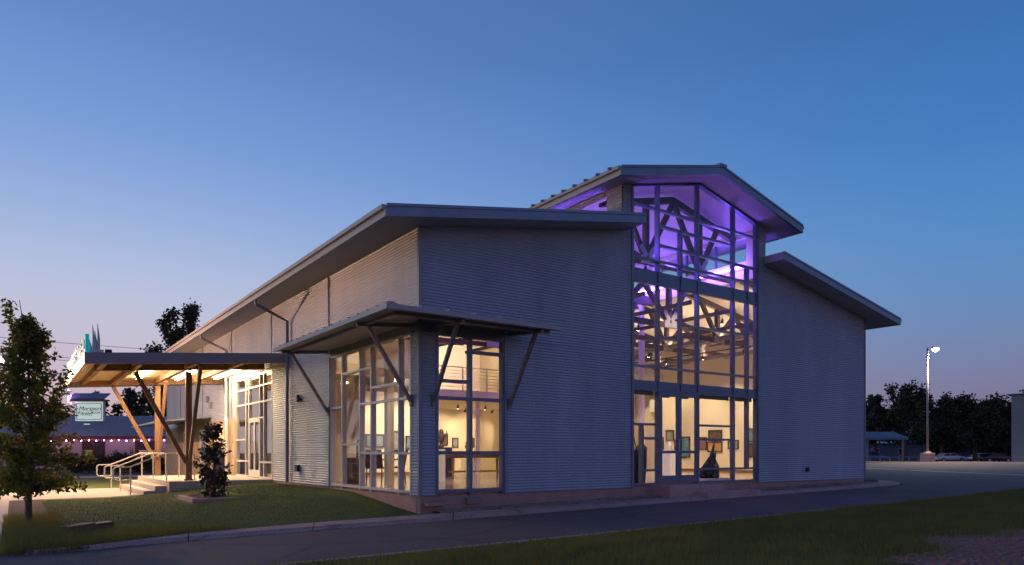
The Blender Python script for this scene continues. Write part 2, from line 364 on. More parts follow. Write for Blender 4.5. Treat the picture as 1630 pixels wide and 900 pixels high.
# thin edging on the near side of the drive
ek = bpy.data.objects.new('road_edging', None); C.objects.link(ek); ek['kind'] = 'structure'
for i in range(14):
    a = -14 + i * 3.0; b = a + 2.99
    mb = MB(); mb.add([(a, -5.2, g(a, 0) - .1), (b, -5.2, g(b, 0) - .1), (b, -5.0, g(b, 0) - .1), (a, -5.0, g(a, 0) - .1),
                       (a, -5.2, g(a, 0) + .075), (b, -5.2, g(b, 0) + .075), (b, -5.0, g(b, 0) + .06), (a, -5.0, g(a, 0) + .06)],
                      [(0, 3, 2, 1), (4, 5, 6, 7), (0, 1, 5, 4), (1, 2, 6, 5), (2, 3, 7, 6), (3, 0, 4, 7)]); mb.build('edging_strip', 'conc', ek)
# beds of river stones at the foot of the facade
def bed_z(u, v): return g(u, v) + .085 + .02 * ss((v + .4) / .4)
sheet('stone_bed', rng(.3, 20.1, 40), lambda u: -.44 if u < 18.3 else -.44 + .9 * ss((u - 18.3) / 2.2), lambda u: .15 if u < 18.38 else 9, 6, bed_z, 'mulch', -.02)
def stones(n, pos, name):
    ico = bmesh.new(); bmesh.ops.create_icosphere(ico, subdivisions=1, radius=1)
    bv = np.array([v.co[:] for v in ico.verts]); bf = np.array([[v.index for v in f.verts] for f in ico.faces]); ico.free()
    rs = np.random.RandomState(3); V = []; F = []
    for i in range(n):
        u, v, z = pos(rs); s_ = rs.uniform(.018, .05); sc_ = np.array([rs.uniform(.7, 1.4), rs.uniform(.7, 1.3), rs.uniform(.5, .8)]) * s_
        a = rs.uniform(0, 6.28); Rm = np.array([[math.cos(a), -math.sin(a), 0], [math.sin(a), math.cos(a), 0], [0, 0, 1]])
        V.append((bv * (1 + rs.uniform(-.15, .15, bv.shape)) * sc_) @ Rm.T + np.array([u, v, z])); F.append(bf + i * len(bv))
    return fast_mesh(name, np.concatenate(V), np.concatenate(F), 'stone', kind='stuff')
def sp(rs):
    u = rs.uniform(.35, 18.3); v = rs.uniform(-.40, -.03); return u, v, bed_z(u, v) + .0
st = stones(3400, sp, 'river_stones'); st['label'] = 'brown river stones along the foot of the metal wall'
def sp2(rs):
    u = rs.uniform(18.4, 20.0); v = rs.uniform(.2, 5); return u, v, bed_z(u, v)
st = stones(700, sp2, 'river_stones'); st['label'] = 'brown river stones behind the rounded kerb corner'
# meadow grass on the camera side of the drive, and the pinkish gravel patch
def blades(name, n, pos, h, w, m, seed, label):
    rs = np.random.RandomState(seed); P_ = pos(rs, n); n = len(P_)
    hh = h[0] + (h[1] - h[0]) * rs.rand(n) ** 1.7; a = rs.uniform(0, 6.28, n); lean = rs.uniform(0, .55, n) * hh; la = rs.uniform(0, 6.28, n)
    wx = np.cos(a) * w / 2 * rs.uniform(.6, 1.4, n); wy = np.sin(a) * w / 2 * rs.uniform(.6, 1.4, n)
    z0 = P_[:, 2]; V = np.zeros((n, 5, 3))
    V[:, 0] = np.stack([P_[:, 0] - wx, P_[:, 1] - wy, z0 - .01], 1); V[:, 1] = np.stack([P_[:, 0] + wx, P_[:, 1] + wy, z0 - .01], 1)
    mx = P_[:, 0] + np.cos(la) * lean * .35; my = P_[:, 1] + np.sin(la) * lean * .35
    V[:, 2] = np.stack([mx - wx * .8, my - wy * .8, z0 + hh * .55], 1); V[:, 3] = np.stack([mx + wx * .8, my + wy * .8, z0 + hh * .55], 1)
    V[:, 4] = np.stack([P_[:, 0] + np.cos(la) * lean, P_[:, 1] + np.sin(la) * lean, z0 + hh], 1)
    i = np.arange(n)[:, None] * 5
    F = np.concatenate([i + np.array([[0, 1, 3]]), i + np.array([[0, 3, 2]]), i + np.array([[2, 3, 4]])])
    o = fast_mesh(name, V.reshape(-1, 3), F, m, kind='stuff'); o['label'] = label; return o
def vnoise(x, y): return np.sin(x * 1.3 + 2 * np.sin(y * .9)) * np.cos(y * 1.7 + np.sin(x * .7)) * .5 + .5
def gz(u): return np.where(u < 0, -.42 + .004 * u, -.42 + .0115 * u)
def bank(u, v): return gz(u) + .03 + .10 * np.clip((-5.1 - v) / 1.5, 0, 1)
def grav_edge(u): return -9.25 - .0 * u - .30 * np.sin(u * 1.3) - .2 * np.sin(u * 3.1 + 1)
def gpos(rs, n):
    u = rs.uniform(-8, 26, n * 2); v = -5.22 - rs.rand(n * 2) ** 1.1 * 6.5
    X = -1.994 + A_ * u - B_ * v; Y = 15.1 + B_ * u + A_ * v
    keep = (Y > 4.5) & (np.abs(X / Y) < .8) & ((v > grav_edge(u) + rs.uniform(-.35, .25, n * 2)) | (u < .6))
    keep &= rs.rand(n * 2) < .35 + .65 * vnoise(u * 1.5, v * 1.5)
    u = u[keep][:n]; v = v[keep][:n]; return np.stack([u, v, bank(u, v)], 1)
M['straw'] = mat('dry grass', (.16, .115, .04), .85, col2=(.24, .17, .07), nscale=1.3)
blades('dry_grass', 50000, gpos, (.02, .10), .007, 'straw', 15, 'dry straw coloured blades among the meadow grass')
blades('meadow_grass', 230000, gpos, (.025, .115), .008, 'grass', 5, 'uneven meadow grass on the near side of the driveway')
bu = rng(-12, 40, 70)
sheet('grass_bank', bu, lambda u: -12.5, lambda u: -5.19, 20, lambda u, v: float(bank(np.float64(u), np.float64(v))), 'turf', -.005)
sheet('gravel_patch', rng(.9, 24, 60), lambda u: -11.8, lambda u: float(grav_edge(u)) , 6, lambda u, v: float(bank(np.float64(u), np.float64(v))), 'gravel', .006)
def spg(rs):
    u = rs.uniform(1, 9); v = float(grav_edge(u)) - rs.rand() * 1.6; return u, v, float(bank(np.float64(u), np.float64(v))) + .005
st = stones(1500, spg, 'loose_gravel'); st['label'] = 'loose reddish gravel at the lower right corner'; st.data.materials[0] = M['gravel']
def wpos(rs, n):
    u = rs.uniform(-7.3, -4.0, n); v = rs.uniform(-1.9, 4.2, n)
    ll = np.array([lawn_lo(min(x, .6)) if x > -6.5 else -1.9 for x in u])
    keep = ((u < -6.4) & (v > ll)) | ((v > ll) & (v < ll + .15 + 1.9 * rs.rand(n) * np.clip((-3.8 - u) / 1.6, 0, 1)))
    u = u[keep]; v = v[keep]; z = np.array([max(lawn_z(a, b), g(a, b)) if a > -6.5 else g(a, b) + .02 for a, b in zip(u, v)])
    return np.stack([u, v, z], 1)
blades('wild_grass', 42000, wpos, (.04, .22), .007, 'grass', 9, 'long wild grass round the young tree and along the kerb end')
def tpos(rs, n):
    u = rs.uniform(-6.5, 0, n); v = rs.uniform(-1, 10.5, n)
    keep = np.array([b > lawn_lo(a) + .03 for a, b in zip(u, v)]); u = u[keep]; v = v[keep]
    keep = ~((np.abs(u + 2.9) < .75) & (np.abs(v - 6.5) < 1.3)); u = u[keep]; v = v[keep]
    return np.stack([u, v, np.array([lawn_z(a, b) for a, b in zip(u, v)])], 1)
blades('turf_blades', 90000, tpos, (.006, .02), .008, 'turf', 11, 'short even turf of the front lawn')
def fpos(rs, n):
    u = rs.uniform(-9, 0, n); v = rs.uniform(17.4, 31, n); return np.stack([u, v, np.array([g(a, b) + .015 for a, b in zip(u, v)])], 1)

# ------------------------------------------------------------------ MAIN BUILDING
UL, UR, UE = 6.05, 12.33, 18.38; VE = 30.6
def ztopL(u): return 5.85 + .172 * u
def ztopR(u): return 5.88 + .172 * (UE - u)
def ztopN(u): return 8.84 - .236 * abs(u - 9.17)
bld = thing('gallery_building', 'large corrugated metal hall with a tall lit gable window and flared metal roofs', 'building', (0, 0, -.4))
PITCH = .068; AMP = .011
def corr(name, plane, c, a0, a1, z0, top, inward, parent, label=None):
    """corrugated sheet; plane 'v' (faces -y) or 'u' (faces -x); top is a function of the run coordinate (linear) or a number"""
    tf = top if callable(top) else (lambda a: top)
    ta, tb = tf(a0), tf(a1); zmax = max(ta, tb); zmin = min(ta, tb)
    zs = []; z = z0; st_ = PITCH / 6
    while z < zmax: zs.append(z); z += st_
    zs.append(zmax)
    V = []; 
    for z in zs:
        lo, hi = a0, a1
        if z > zmin and abs(ta - tb) > 1e-6:
            x = a0 + (a1 - a0) * (z - ta) / (tb - ta)
            if ta > tb: hi = min(hi, max(lo, x))
            else: lo = max(lo, min(hi, x))
        d = -.020 * 1 + AMP * math.cos(2 * math.pi * z / PITCH)
        for a in (lo, hi): V.append((a, c + d * inward, z) if plane == 'v' else (c + d * inward, a, z))
    F = [(2 * i, 2 * i + 1, 2 * i + 3, 2 * i + 2) for i in range(len(zs) - 1)]
    if plane == 'u': F = [f[::-1] for f in F]
    mb = MB(); mb.add(V, F)
    return mb.build(name, 'galv', parent, smooth=True, label=label)
def backing(plane, c, t, a0, a1, z0, top, parent, m='cream', name='wall_panel'):
    tf = top if callable(top) else (lambda a: top)
    mb = MB()
    if plane == 'v': mb.prism([(a0, c, z0), (a1, c, z0), (a1, c, tf(a1) - .002), (a0, c, tf(a0) - .002)], (0, t, 0))
    else: mb.prism([(c, a0, z0), (c, a1, z0), (c, a1, tf(a1) - .002), (c, a0, tf(a0) - .002)], (t, 0, 0))
    return mb.build(name, m, parent)
wend = MB().box(.02, UE - .02, .01, .17, -.8, -.003).build('foundation', 'found', bld)
MB().box(.01, .17, .171, VE, -.8, -.003).build('foundation', 'found', bld)
MB().box(.17, UE - .2, .172, VE, -.3, .09).build('floor', 'floor', bld)
# end wall (faces the drive)
def endwall(a0, a1, z0, top): corr('siding_panel', 'v', 0, a0, a1, z0, top, 1, bld); backing('v', .0, .16, a0, a1, z0, top, bld)
endwall(0.0, .385, 0, 3.60)
endwall(2.215, 6.40, 0, 3.60)
endwall(0.0, 2.2149, 3.78, ztopL)
corr('siding_panel', 'v', 0, 2.215, UL, 3.60, ztopL, 1, bld); backing('v', 0, .16, 2.215, UL, 3.603, ztopL, bld)
endwall(UL, 6.40, 3.602, lambda u: ztopN(u) - .003)
endwall(11.93, UR, 0, lambda u: ztopN(u) - .003)
endwall(UR + .001, UE, 0, ztopR)
MB().box(0, 2.215, -.032, .16, 3.60, 3.779).build('window_header', 'trim', bld)
# the left long wall, panel by panel between the vertical seams
def sidewall(a0, a1, z0, top=5.85): corr('siding_panel', 'u', 0, a0 + .012, a1 - .012, z0, top, 1, bld); backing('u', 0, .16, a0, a1, z0, top, bld)
backing('u', 0.0, .16, .161, .35, 0, 3.62, bld); corr('siding_panel', 'u', 0, 0.0, .35, 0, 3.60, 1, bld)
sidewall(5.20, 8.60, 0, 3.78); sidewall(8.60, 10.50, 0, 3.78)
MB().box(-.032, .16, .0, 5.2, 3.603, 3.778).build('window_header', 'trim', bld)
sidewall(0.0 if False else .0, 5.30, 3.78); sidewall(5.30, 10.6, 3.782); sidewall(10.6, 15.9, 3.80); sidewall(15.9, 21.2, 2.30); sidewall(21.2, 26.5, 2.30); sidewall(26.5, VE, 2.30)
sidewall(15.32, 15.9, 2.30, 3.80)
for v_ in (5.30, 10.6, 15.9, 21.2, 26.5):
    MB().box(-.05, -.034, v_ - .03, v_ + .03, 3.9 if v_ < 15.5 and v_ > 5 else 2.3, 5.84).build('seam_trim', 'trim', bld)
# corner trims
MB().box(-.05, .03, -.05, -.034, .0, 5.83).build('corner_trim', 'trim', bld)
MB().box(-.05, -.034, -.0335, .03, .0, 5.83).build('corner_trim', 'trim', bld)
MB().box(UE - .04, UE + .012, -.05, -.034, .0, 5.86).build('corner_trim', 'trim', bld)
for (a, b, t) in ((2.20, 2.27, 3.6), (6.37, 6.42, 8.1), (11.91, 11.96, 8.1)):
    MB().box(a, b, -.052, -.033, .0, t).build('window_trim', 'trim', bld)
MB().box(-.052, -.033, 5.19, 5.25, 0, 3.6).build('window_trim', 'trim', bld)
# nave flank walls above the low roofs with clerestory windows
def flank(u0, s_):
    x0, x1 = (u0, u0 + .16) if s_ > 0 else (u0 - .16, u0)
    MB().box(x0, x1, .161, VE, 6.9, 7.16).build('clerestory_sill', 'cream', bld)
    MB().box(x0, x1, .161, VE, 7.93, 8.09).build('clerestory_header', 'cream', bld)
    sx_ = x0 - .001 if s_ > 0 else x1 + .001
    v = .161
    k = 0
    while v < VE - 1:
        w = .42 if k == 0 else .34
        MB().box(x0, x1, v, v + w, 7.162, 7.928).build('clerestory_pier', 'cream', bld)
        if s_ > 0: corr('siding_panel', 'u', u0, v - (.16 if k == 0 else 0), v + w, 7.1, 8.05, 1, bld)
        e = min(v + 4.2, VE)
        MB().box((x0 + x1) / 2 - .004, (x0 + x1) / 2 + .004, v + w, e, 7.164, 7.926).build('clerestory_pane', 'glass', bld)
        for q in rng(v + w, e, 3)[1:-1]: MB().box(x0 + .04, x1 - .04, q - .03, q + .03, 7.165, 7.925).build('mullion', 'alu', bld)
        v += 4.2; k += 1
    if s_ > 0: corr('siding_panel', 'u', u0, .7, VE, 7.93, 8.06, 1, bld)
flank(UL, 1); flank(UR, -1)
# roofs: thick slabs with soffits below
def slab(name, pts_uz, v0, v1, th, top, sof, parent):
    low = [(u, v0, z) for u, z in pts_uz]; 
    mb = MB(); mb.prism([(pts_uz[0][0], v0, pts_uz[0][1] + .004), (pts_uz[1][0], v0, pts_uz[1][1] + .004), (pts_uz[1][0], v0, pts_uz[1][1] + th), (pts_uz[0][0], v0, pts_uz[0][1] + th)], (0, v1 - v0, 0))
    o = mb.build(name, top, parent)
    mb = MB(); mb.prism([(pts_uz[0][0], v0 + .02, pts_uz[0][1] - .012), (pts_uz[1][0], v0 + .02, pts_uz[1][1] - .012), (pts_uz[1][0], v0 + .02, pts_uz[1][1] + .003), (pts_uz[0][0], v0 + .02, pts_uz[0][1] + .003)], (0, v1 - v0 - .04, 0))
    mb.build('soffit', sof, parent); return o
OV = .73; EV = 31.3
eL, eR = -1.13, UE + 1.13
slab('low_roof', [(eL, 5.85 + .172 * eL), (UL + .1, ztopL(UL + .1))], -OV, EV, .20, 'roof', 'soffit', bld)
slab('low_roof', [(UR - .1, ztopR(UR - .1)), (eR, ztopR(eR))], -OV, EV, .20, 'roof', 'soffit', bld)
nl, nr = 5.22, 13.12
slab('nave_roof', [(nl, ztopN(nl)), (9.17, ztopN(9.17))], -.79, EV, .20, 'roof', 'soffit', bld)
slab('nave_roof', [(9.171, ztopN(9.17)), (nr, ztopN(nr))], -.79, EV, .20, 'roof', 'soffit', bld)
def fascia(p0, p1, v, h=.215, up=.0):
    mb = MB(); mb.prism([(p0[0], v, p0[1] - .02), (p1[0], v, p1[1] - .02), (p1[0], v, p1[1] - .02 + h), (p0[0], v, p0[1] - .02 + h)], (0, .025, 0))
    mb.prism([(p0[0], v - .02, p0[1] + h - .04), (p1[0], v - .02, p1[1] + h - .04), (p1[0], v - .02, p1[1] + h + .02), (p0[0], v - .02, p0[1] + h + .02)], (0, .12, 0))
    mb.build('rake_fascia', 'roof', bld)
fascia((eL, 5.85 + .172 * eL), (UL + .1, ztopL(UL + .1)), -OV - .027); fascia((UR - .1, ztopR(UR - .1)), (eR, ztopR(eR)), -OV - .027)
fascia((nl, ztopN(nl)), (9.17, ztopN(9.17)), -.817); fascia((9.17, ztopN(9.17)), (nr, ztopN(nr)), -.817)
def gutter(u, z, s_, m='fascia'):
    a, b = (u - .03, u - .001) if s_ < 0 else (u + .001, u + .03)
    mb = MB(); mb.box(a, b, -.755 if abs(z - 5.6) < .5 else -.815, EV, z - .02, z + .18)
    c, d = (u - .10, u - .031) if s_ < 0 else (u + .031, u + .10)
    mb.box(c, d, -.745 if abs(z - 5.6) < .5 else -.805, EV, z + .12, z + .205); mb.build('eave_gutter', m, bld)
gutter(eL, 5.85 + .172 * eL, -1); gutter(eR, ztopR(eR), 1); gutter(nl, ztopN(nl), -1); gutter(nr, ztopN(nr), 1)
MB().beam((9.17, -.85, 9.07), (9.17, EV, 9.07), .32, .07).build('ridge_cap', 'roof', bld)
# flashing caps at the ends of the low rakes
MB().box(UL + .1, UL + .125, -OV - .03, -.06, ztopL(UL) + .0, ztopL(UL) + .24).build('end_cap', 'roof', bld)
MB().box(UR - .125, UR - .1, -OV - .03, -.06, ztopR(UR) - .0, ztopR(UR) + .24).build('end_cap', 'fascia', bld)
# standing seams
def seams(p0, p1, n, v0, dv, hh=.06):
    d = Vector((p1[0] - p0[0], 0, p1[1] - p0[1])); mb = MB(); nrm = Vector((-d.z, 0, d.x)).normalized()
    if nrm.z < 0: nrm = -nrm
    base = Vector((p0[0], 0, p0[1])) + nrm * (hh / 2 + .2); mb.beam(base, base + d, .04, hh, up=nrm)
    o = mb.build('roof_seam', 'roof', bld)
    me = o.data; bl = o.location.copy(); o.location = bl + Vector((0, v0, 0))
    for i in range(1, n):
        c = o.copy(); C.objects.link(c); c.parent = bld; c.location = bl + Vector((0, v0 + dv * i, 0))
seams((nl - .11, ztopN(nl - .09)), (9.0, ztopN(9.0)), 68, -.5, .46); seams((9.3, ztopN(9.3)), (nr, ztopN(nr)), 12, -.5, .46)
seams((eL - .02, 5.85 + .172 * (eL - .02)), (UL - .05, ztopL(UL - .05)), 68, -.45, .46, .012)
seams((UR + .05, ztopR(UR + .05)), (eR, ztopR(eR)), 12, -.45, .46)
# remaining shell: right wall, back wall
backing('u', UE - .16, .16, .161, VE, 0, 5.88, bld); backing('v', VE - .16, .16, .161, UE - .161, 0, 5.85, bld)
MB().prism([(UL, VE - .1, 5.8), (UR, VE - .1, 5.8), (UR, VE - .1, 8.05), (9.17, VE - .1, 8.8), (UL, VE - .1, 8.05)], (0, .1, 0)).build('back_gable', 'trim', bld)
backing('v', VE - .16, .159, .161, UL, 5.853, ztopL, bld); backing('v', VE - .16, .159, UR, UE - .161, 5.853, ztopR, bld)
corr('siding_panel', 'u', UE + .0, .0, VE, 0, 5.88, -1, bld)

# glazing ------------------------------------------------------------
def frame_parts(win, plane, c, verts, horiz, cells, depth=.15, fw=.06, m='alu', gm='glass', proud=.03):
    """verts: (a, z0, z1); horiz: (a0, a1, z); cells: (a0, a1, z0, z1) with z1 a number or function"""
    def bx(a0, a1, d0, d1, z0, z1):
        return MB().box(a0, a1, c + d0, c + d1, z0, z1) if plane == 'v' else MB().box(c + d0, c + d1, a0, a1, z0, z1)
    for a, z0, z1 in verts: bx(a - fw / 2, a + fw / 2, -proud, depth - proud, z0, z1).build('mullion', m, win)
    for a0, a1, z in horiz: bx(a0 + fw / 2, a1 - fw / 2, -proud + .004, depth - proud - .03, z - fw / 2, z + fw / 2).build('transom', m, win)
    for a0, a1, z0, z1 in cells:
        if callable(z1):
            pts = [(a0, z0), (a1, z0), (a1, z1(a1)), (a0, z1(a0))]
            pp = [(a, c + .03, z) if plane == 'v' else (c + .03, a, z) for a, z in pts]
            MB().prism(pp, (0, .008, 0) if plane == 'v' else (.008, 0, 0)).build('pane', gm, win)
        else: bx(a0 + .012, a1 - .012, .03, .038, z0 + .012, z1 - .012).build('pane', gm, win)
tw = bpy.data.objects.new('gable_window', None); C.objects.link(tw); tw.parent = bld; tw['label'] = 'tall gable window of aluminium framed panes, violet lit at the top'
tw.location = (6.4, 0, .5)
gt = lambda u: ztopN(u) - .07
bays = [(6.43, 7.44, [1.73, 2.68, 3.31, 5.62, 6.25, 7.70]),
        (7.44, 8.37, [2.68, 3.31, 4.15, 5.62, 6.25, 6.72, 7.26]), (8.37, 9.10, [2.68, 3.31, 4.60, 5.62, 6.25, 6.72, 7.26]),
        (9.10, 10.75, [.09, .47, 1.345, 1.75, 2.68, 3.31, 4.60, 5.62, 6.25, 6.72, 7.26, 7.70]),
        (10.75, 11.44, [.09, .47, 2.68, 3.31, 4.60, 5.62, 6.25, 6.72]), (11.44, 11.90, [.09, .47, 2.68, 3.31, 5.62, 6.25, 6.72])]
H = []; CL = []
for a0, a1, zs in bays:
    for z in zs: H.append((a0, a1, z))
    for z0, z1 in zip(zs, zs[1:]): CL.append((a0, a1, z0, z1))
H += [(7.44, 9.10, 7.70), (10.75, 11.90, 7.70), (6.43, 7.44, .09), (6.81, 7.44, .47), (6.81, 7.44, 1.345)]
CL += [(6.43, 7.44, 7.70, gt), (7.44, 9.10, 7.70, gt), (9.10, 10.75, 7.70, gt), (10.75, 11.90, 7.70, gt), (7.44, 9.10, 7.26, 7.70),
       (10.75, 11.90, 6.72, 7.70), (6.43, 6.81, .09, 1.73), (6.81, 7.44, .09, .47), (6.81, 7.44, .47, 1.345), (6.81, 7.44, 1.345, 1.73)]
V_ = [(6.43, .06, gt(6.43)), (6.81, .12, 1.70), (7.44, .06, gt(7.44)), (8.37, 2.65, 7.23), (9.10, .06, gt(9.10)), (10.75, .06, gt(10.75)), (11.44, .50, 6.69), (11.90, .06, gt(11.90))]
frame_parts(tw, 'v', 0, V_, H, CL)
for s0, s1 in ((6.43, 9.17), (9.17, 11.90)):
    MB().prism([(s0, -.032, gt(s0)), (s1, -.032, gt(s1)), (s1, -.032, gt(s1) + .065), (s0, -.032, gt(s0) + .065)], (0, .15, 0)).build('head_frame', 'alu', tw)
for a0, a1 in zip((6.46, 7.47, 9.13, 10.78), (7.41, 9.07, 10.72, 11.87)):
    MB().box(a0, a1, .002, .10, 5.66, 5.97).build('spandrel', 'alu', tw); MB().box(a0, a1, .002, .10, 2.715, 2.93).build('spandrel', 'alu', tw)
    MB().box(a0 + .02, a1 - .02, .14, .20, 2.55, 2.66).build('roller_shade', 'black', tw)
# double door in the tall window
dr = bpy.data.objects.new('double_door', None); C.objects.link(dr); dr.parent = bld; dr.location = (7.47, 0, .5)
for a0, a1, hx in ((7.475, 8.268, 8.21), (8.276, 9.07, 8.335)):
    for x0, x1, z0, z1 in ((a0, a0 + .10, .1, 2.645), (a1 - .10, a1, .1, 2.645), (a0 + .1, a1 - .1, 2.535, 2.645), (a0 + .1, a1 - .1, .10, .31), (a0 + .1, a1 - .1, .93, 1.01)):
        MB().box(x0, x1, -.02, .03, z0, z1).build('door_rail', 'alu', dr)
    MB().box(a0 + .09, a1 - .09, .001, .009, .30, 2.54).build('door_pane', 'glass', dr)
    MB().tube([(hx, -.02, 1.0), (hx, -.075, 1.0), (hx, -.075, 1.32), (hx, -.02, 1.32)], .013).build('pull_handle', 'alul', dr)
    MB().box(a0 + .15, a0 + .45, .031, .08, 2.50, 2.56).build('door_closer', 'black', dr)
MB().box(7.2, 9.5, -.62, -.002, -.35, .06).build('door_step', 'conc', bld)
MB().box(8.2, 10.6, -1.05, -.621, -.35, -.13).build('door_step', 'conc', bld)
# corner windows
cw1 = bpy.data.objects.new('corner_window', None); C.objects.link(cw1); cw1.parent = bld; cw1.location = (.4, 0, .5)
hz = [(.40, 1.29, z) for z in (.10, .95, 2.165, 2.545, 3.57)] + [(1.29, 2.20, z) for z in (.10, .95, 2.165, 3.235, 3.57)]
cl = []
for a0, a1, zs in ((.40, 1.29, (.10, .95, 2.165, 2.545, 3.57)), (1.29, 2.20, (.10, .95, 2.165, 3.235, 3.57))):
    cl += [(a0, a1, p, q) for p, q in zip(zs, zs[1:])]
frame_parts(cw1, 'v', 0, [(.415, .0, 3.6), (1.29, .0, 3.6), (2.185, .0, 3.6)], hz, cl, depth=.14, fw=.075)
cw2 = bpy.data.objects.new('corner_window', None); C.objects.link(cw2); cw2.parent = bld; cw2.location = (0, .4, .5)
ba = [(4.33, 5.15, (.08, 2.17, 3.57)), (3.16, 4.33, (.08, 1.17, 3.04, 3.57)), (2.48, 3.16, (.08, .94, 2.17, 3.04, 3.57)), (.97, 2.48, (.08, .94, 2.17, 2.54, 3.57)), (.37, .97, (.08, .94, 2.17, 3.57))]
hz = []; cl = []
for a0, a1, zs in ba:
    hz += [(a0, a1, z) for z in zs]; cl += [(a0, a1, p, q) for p, q in zip(zs, zs[1:])]
frame_parts(cw2, 'u', 0, [(a, .0, 3.6) for a in (.385, .97, 2.48, 3.16, 4.33, 5.17)], hz, cl, depth=.14, fw=.055, m='alul')
# entrance glazing with double doors
ew = bpy.data.objects.new('entrance_window', None); C.objects.link(ew); ew.parent = bld; ew.location = (0, 10.5, .5)
ba = [(13.85, 15.27, (.08, .64, 1.45, 2.76, 3.34, 3.75)), (13.42, 13.85, (.08, .64, 2.76, 3.34, 3.75)), (12.0, 13.42, (2.19, 2.76, 3.34, 3.75)), (11.5, 12.0, (.08, .62, 2.19, 2.76, 3.34, 3.75)), (10.54, 11.5, (.08, .62, 2.76, 3.34, 3.75))]
hz = []; cl = []
for a0, a1, zs in ba:
    hz += [(a0, a1, z) for z in zs]; cl += [(a0, a1, p, q) for p, q in zip(zs, zs[1:])]
frame_parts(ew, 'u', 0, [(10.54, .05, 3.8), (11.5, .05, 3.8), (12.0, .05, 3.8), (13.42, .05, 3.8), (13.85, .05, 3.8), (15.27, .05, 3.8)], hz, cl, m='alul', gm='glassd', depth=.14, fw=.06)
ed = bpy.data.objects.new('entrance_door', None); C.objects.link(ed); ed.parent = bld; ed.location = (0, 12, .5)
for a0, a1, hy in ((12.035, 12.705, 12.62), (12.713, 13.385, 12.80)):
    for y0, y1, z0, z1 in ((a0, a0 + .08, .07, 2.15), (a1 - .08, a1, .07, 2.15), (a0 + .08, a1 - .08, 2.06, 2.15), (a0 + .08, a1 - .08, .07, .33)):
        MB().box(-.02, .03, y0, y1, z0, z1).build('door_rail', 'alul', ed)
    MB().box(.001, .009, a0 + .07, a1 - .07, .32, 2.07).build('door_pane', 'glassd', ed)
    MB().tube([(-.02, hy, .95), (-.08, hy, .95), (-.08, hy, 1.3), (-.02, hy, 1.3)], .014).build('pull_handle', 'rail', ed)
# stone base and windows of the rear part of the side wall
MB().box(-.06, .16, 15.305, VE, -.4, 2.297).build('stone_wall', 'limestone', bld)
MB().box(-.10, -.061, 16.9, 18.6, 1.05, 2.05).build('window_blind', 'blind', bld)
MB().box(-.09, -.061, 16.9, 18.6, .05, 1.0).build('door_panel', 'wintint', bld)
for a0, a1 in ((20.2, 21.4), (23.8, 25.2)):
    f = MB(); 
    for y0, y1, z0, z1 in ((a0, a0 + .07, .5, 2.0), (a1 - .07, a1, .5, 2.0), (a0 + .07, a1 - .07, 1.93, 2.0), (a0 + .07, a1 - .07, .5, .57)): f.box(-.11, -.061, y0, y1, z0, z1)
    w_ = f.build('window', 'alul', bld); MB().box(-.085, -.0615, a0 + .07, a1 - .07, .57, 1.93).build('pane', 'wintint', w_)
MB().box(-.10, -.088, 24.2, 24.4, .9, 1.8).build('neon_light', 'neonr', bld)
for v_, z_ in ((19.3, 2.9), (19.9, 3.2), (22.6, 2.9), (24.6, 2.8)): MB().box(-.14, -.04, v_, v_ + .16, z_, z_ + .28).build('wall_vent', 'trim', bld)
mb = MB(); mb.prism([(-2.1, 19.5, 2.26), (0, 19.5, 2.5), (0, 19.5, 2.58), (-2.1, 19.5, 2.34)], (0, 8.5, 0)); mb.build('lean_to_roof', 'roof', bld)
# small fittings on the walls
MB().box(-.12, -.035, 7.7, 7.92, .38, .58).build('hose_box', 'black', bld)
MB().tube([(-.03, 7.5, 1.9 + .65), (-.12, 7.5, 2.55), (-.16, 7.5, 2.65)], .045).build('wall_light', 'bronze', bld)
MB().box(-.12, -.035, 7.72, 7.86, 2.5, 2.72).build('wall_light', 'bronze', bld)
MB().box(14.56, 14.68, -.10, -.035, .32, .46).build('wall_outlet', 'black', bld)
MB().box(1.15, 1.5, -.10, .009, -.2, -.06).build('foundation_box', 'brace', bld)
MB().box(.1, .6, -.20, .0, -.2, -.12).build('foundation_box', 'found', bld)
# downspouts
def downspout(v, z1, m):
    MB().tube([(-1.08, v, 5.66), (-1.08, v, 5.52), (-.12, v, 5.10), (-.12, v, z1)], .055, n=8).build('downspout', m, bld)
downspout(8.63, .03, 'trim'); downspout(16.4, 2.45, 'fascia')
MB().tube([(-.13, 16.4, 2.45), (-.13, 16.4, 2.4), (-.19, 16.0, 2.05), (-.19, 16.0, .1)], .06, n=8).build('downspout', 'alul', bld)
# corner awning with its braces
aw = bpy.data.objects.new('corner_awning', None); C.objects.link(aw); aw.parent = bld; aw.location = (0, 0, 4); aw['label'] = 'sloped metal awning wrapping the corner on steel braces'
o_ = 1.40; ze, zw = 3.70, 3.86
def quadslab(a, b, c, d, th, name, m): MB().prism([a, b, c, d], (0, 0, th)).build(name, m, aw)
quadslab((-o_, -o_, ze), (2.74, -o_, ze), (2.74, -.034, zw), (-.034, -.034, zw), .05, 'awning_roof', 'roof')
quadslab((-o_, -o_, ze), (-.034, -.034, zw), (-.034, 5.62, zw), (-o_, 5.62, ze), .05, 'awning_roof', 'roof')
quadslab((-o_ + .03, -o_ + .03, ze - .03), (2.71, -o_ + .03, ze - .03), (2.71, -.036, zw - .03), (-.036, -.036, zw - .03), .027, 'soffit', 'soffit')
quadslab((-o_ + .03, -o_ + .03, ze - .03), (-.036, -.036, zw - .03), (-.036, 5.59, zw - .03), (-o_ + .03, 5.59, ze - .03), .027, 'soffit', 'soffit')
MB().box(-o_ - .02, 2.76, -o_ - .045, -o_ - .001, ze - .035, ze + .06).build('awning_fascia', 'fascia', aw)
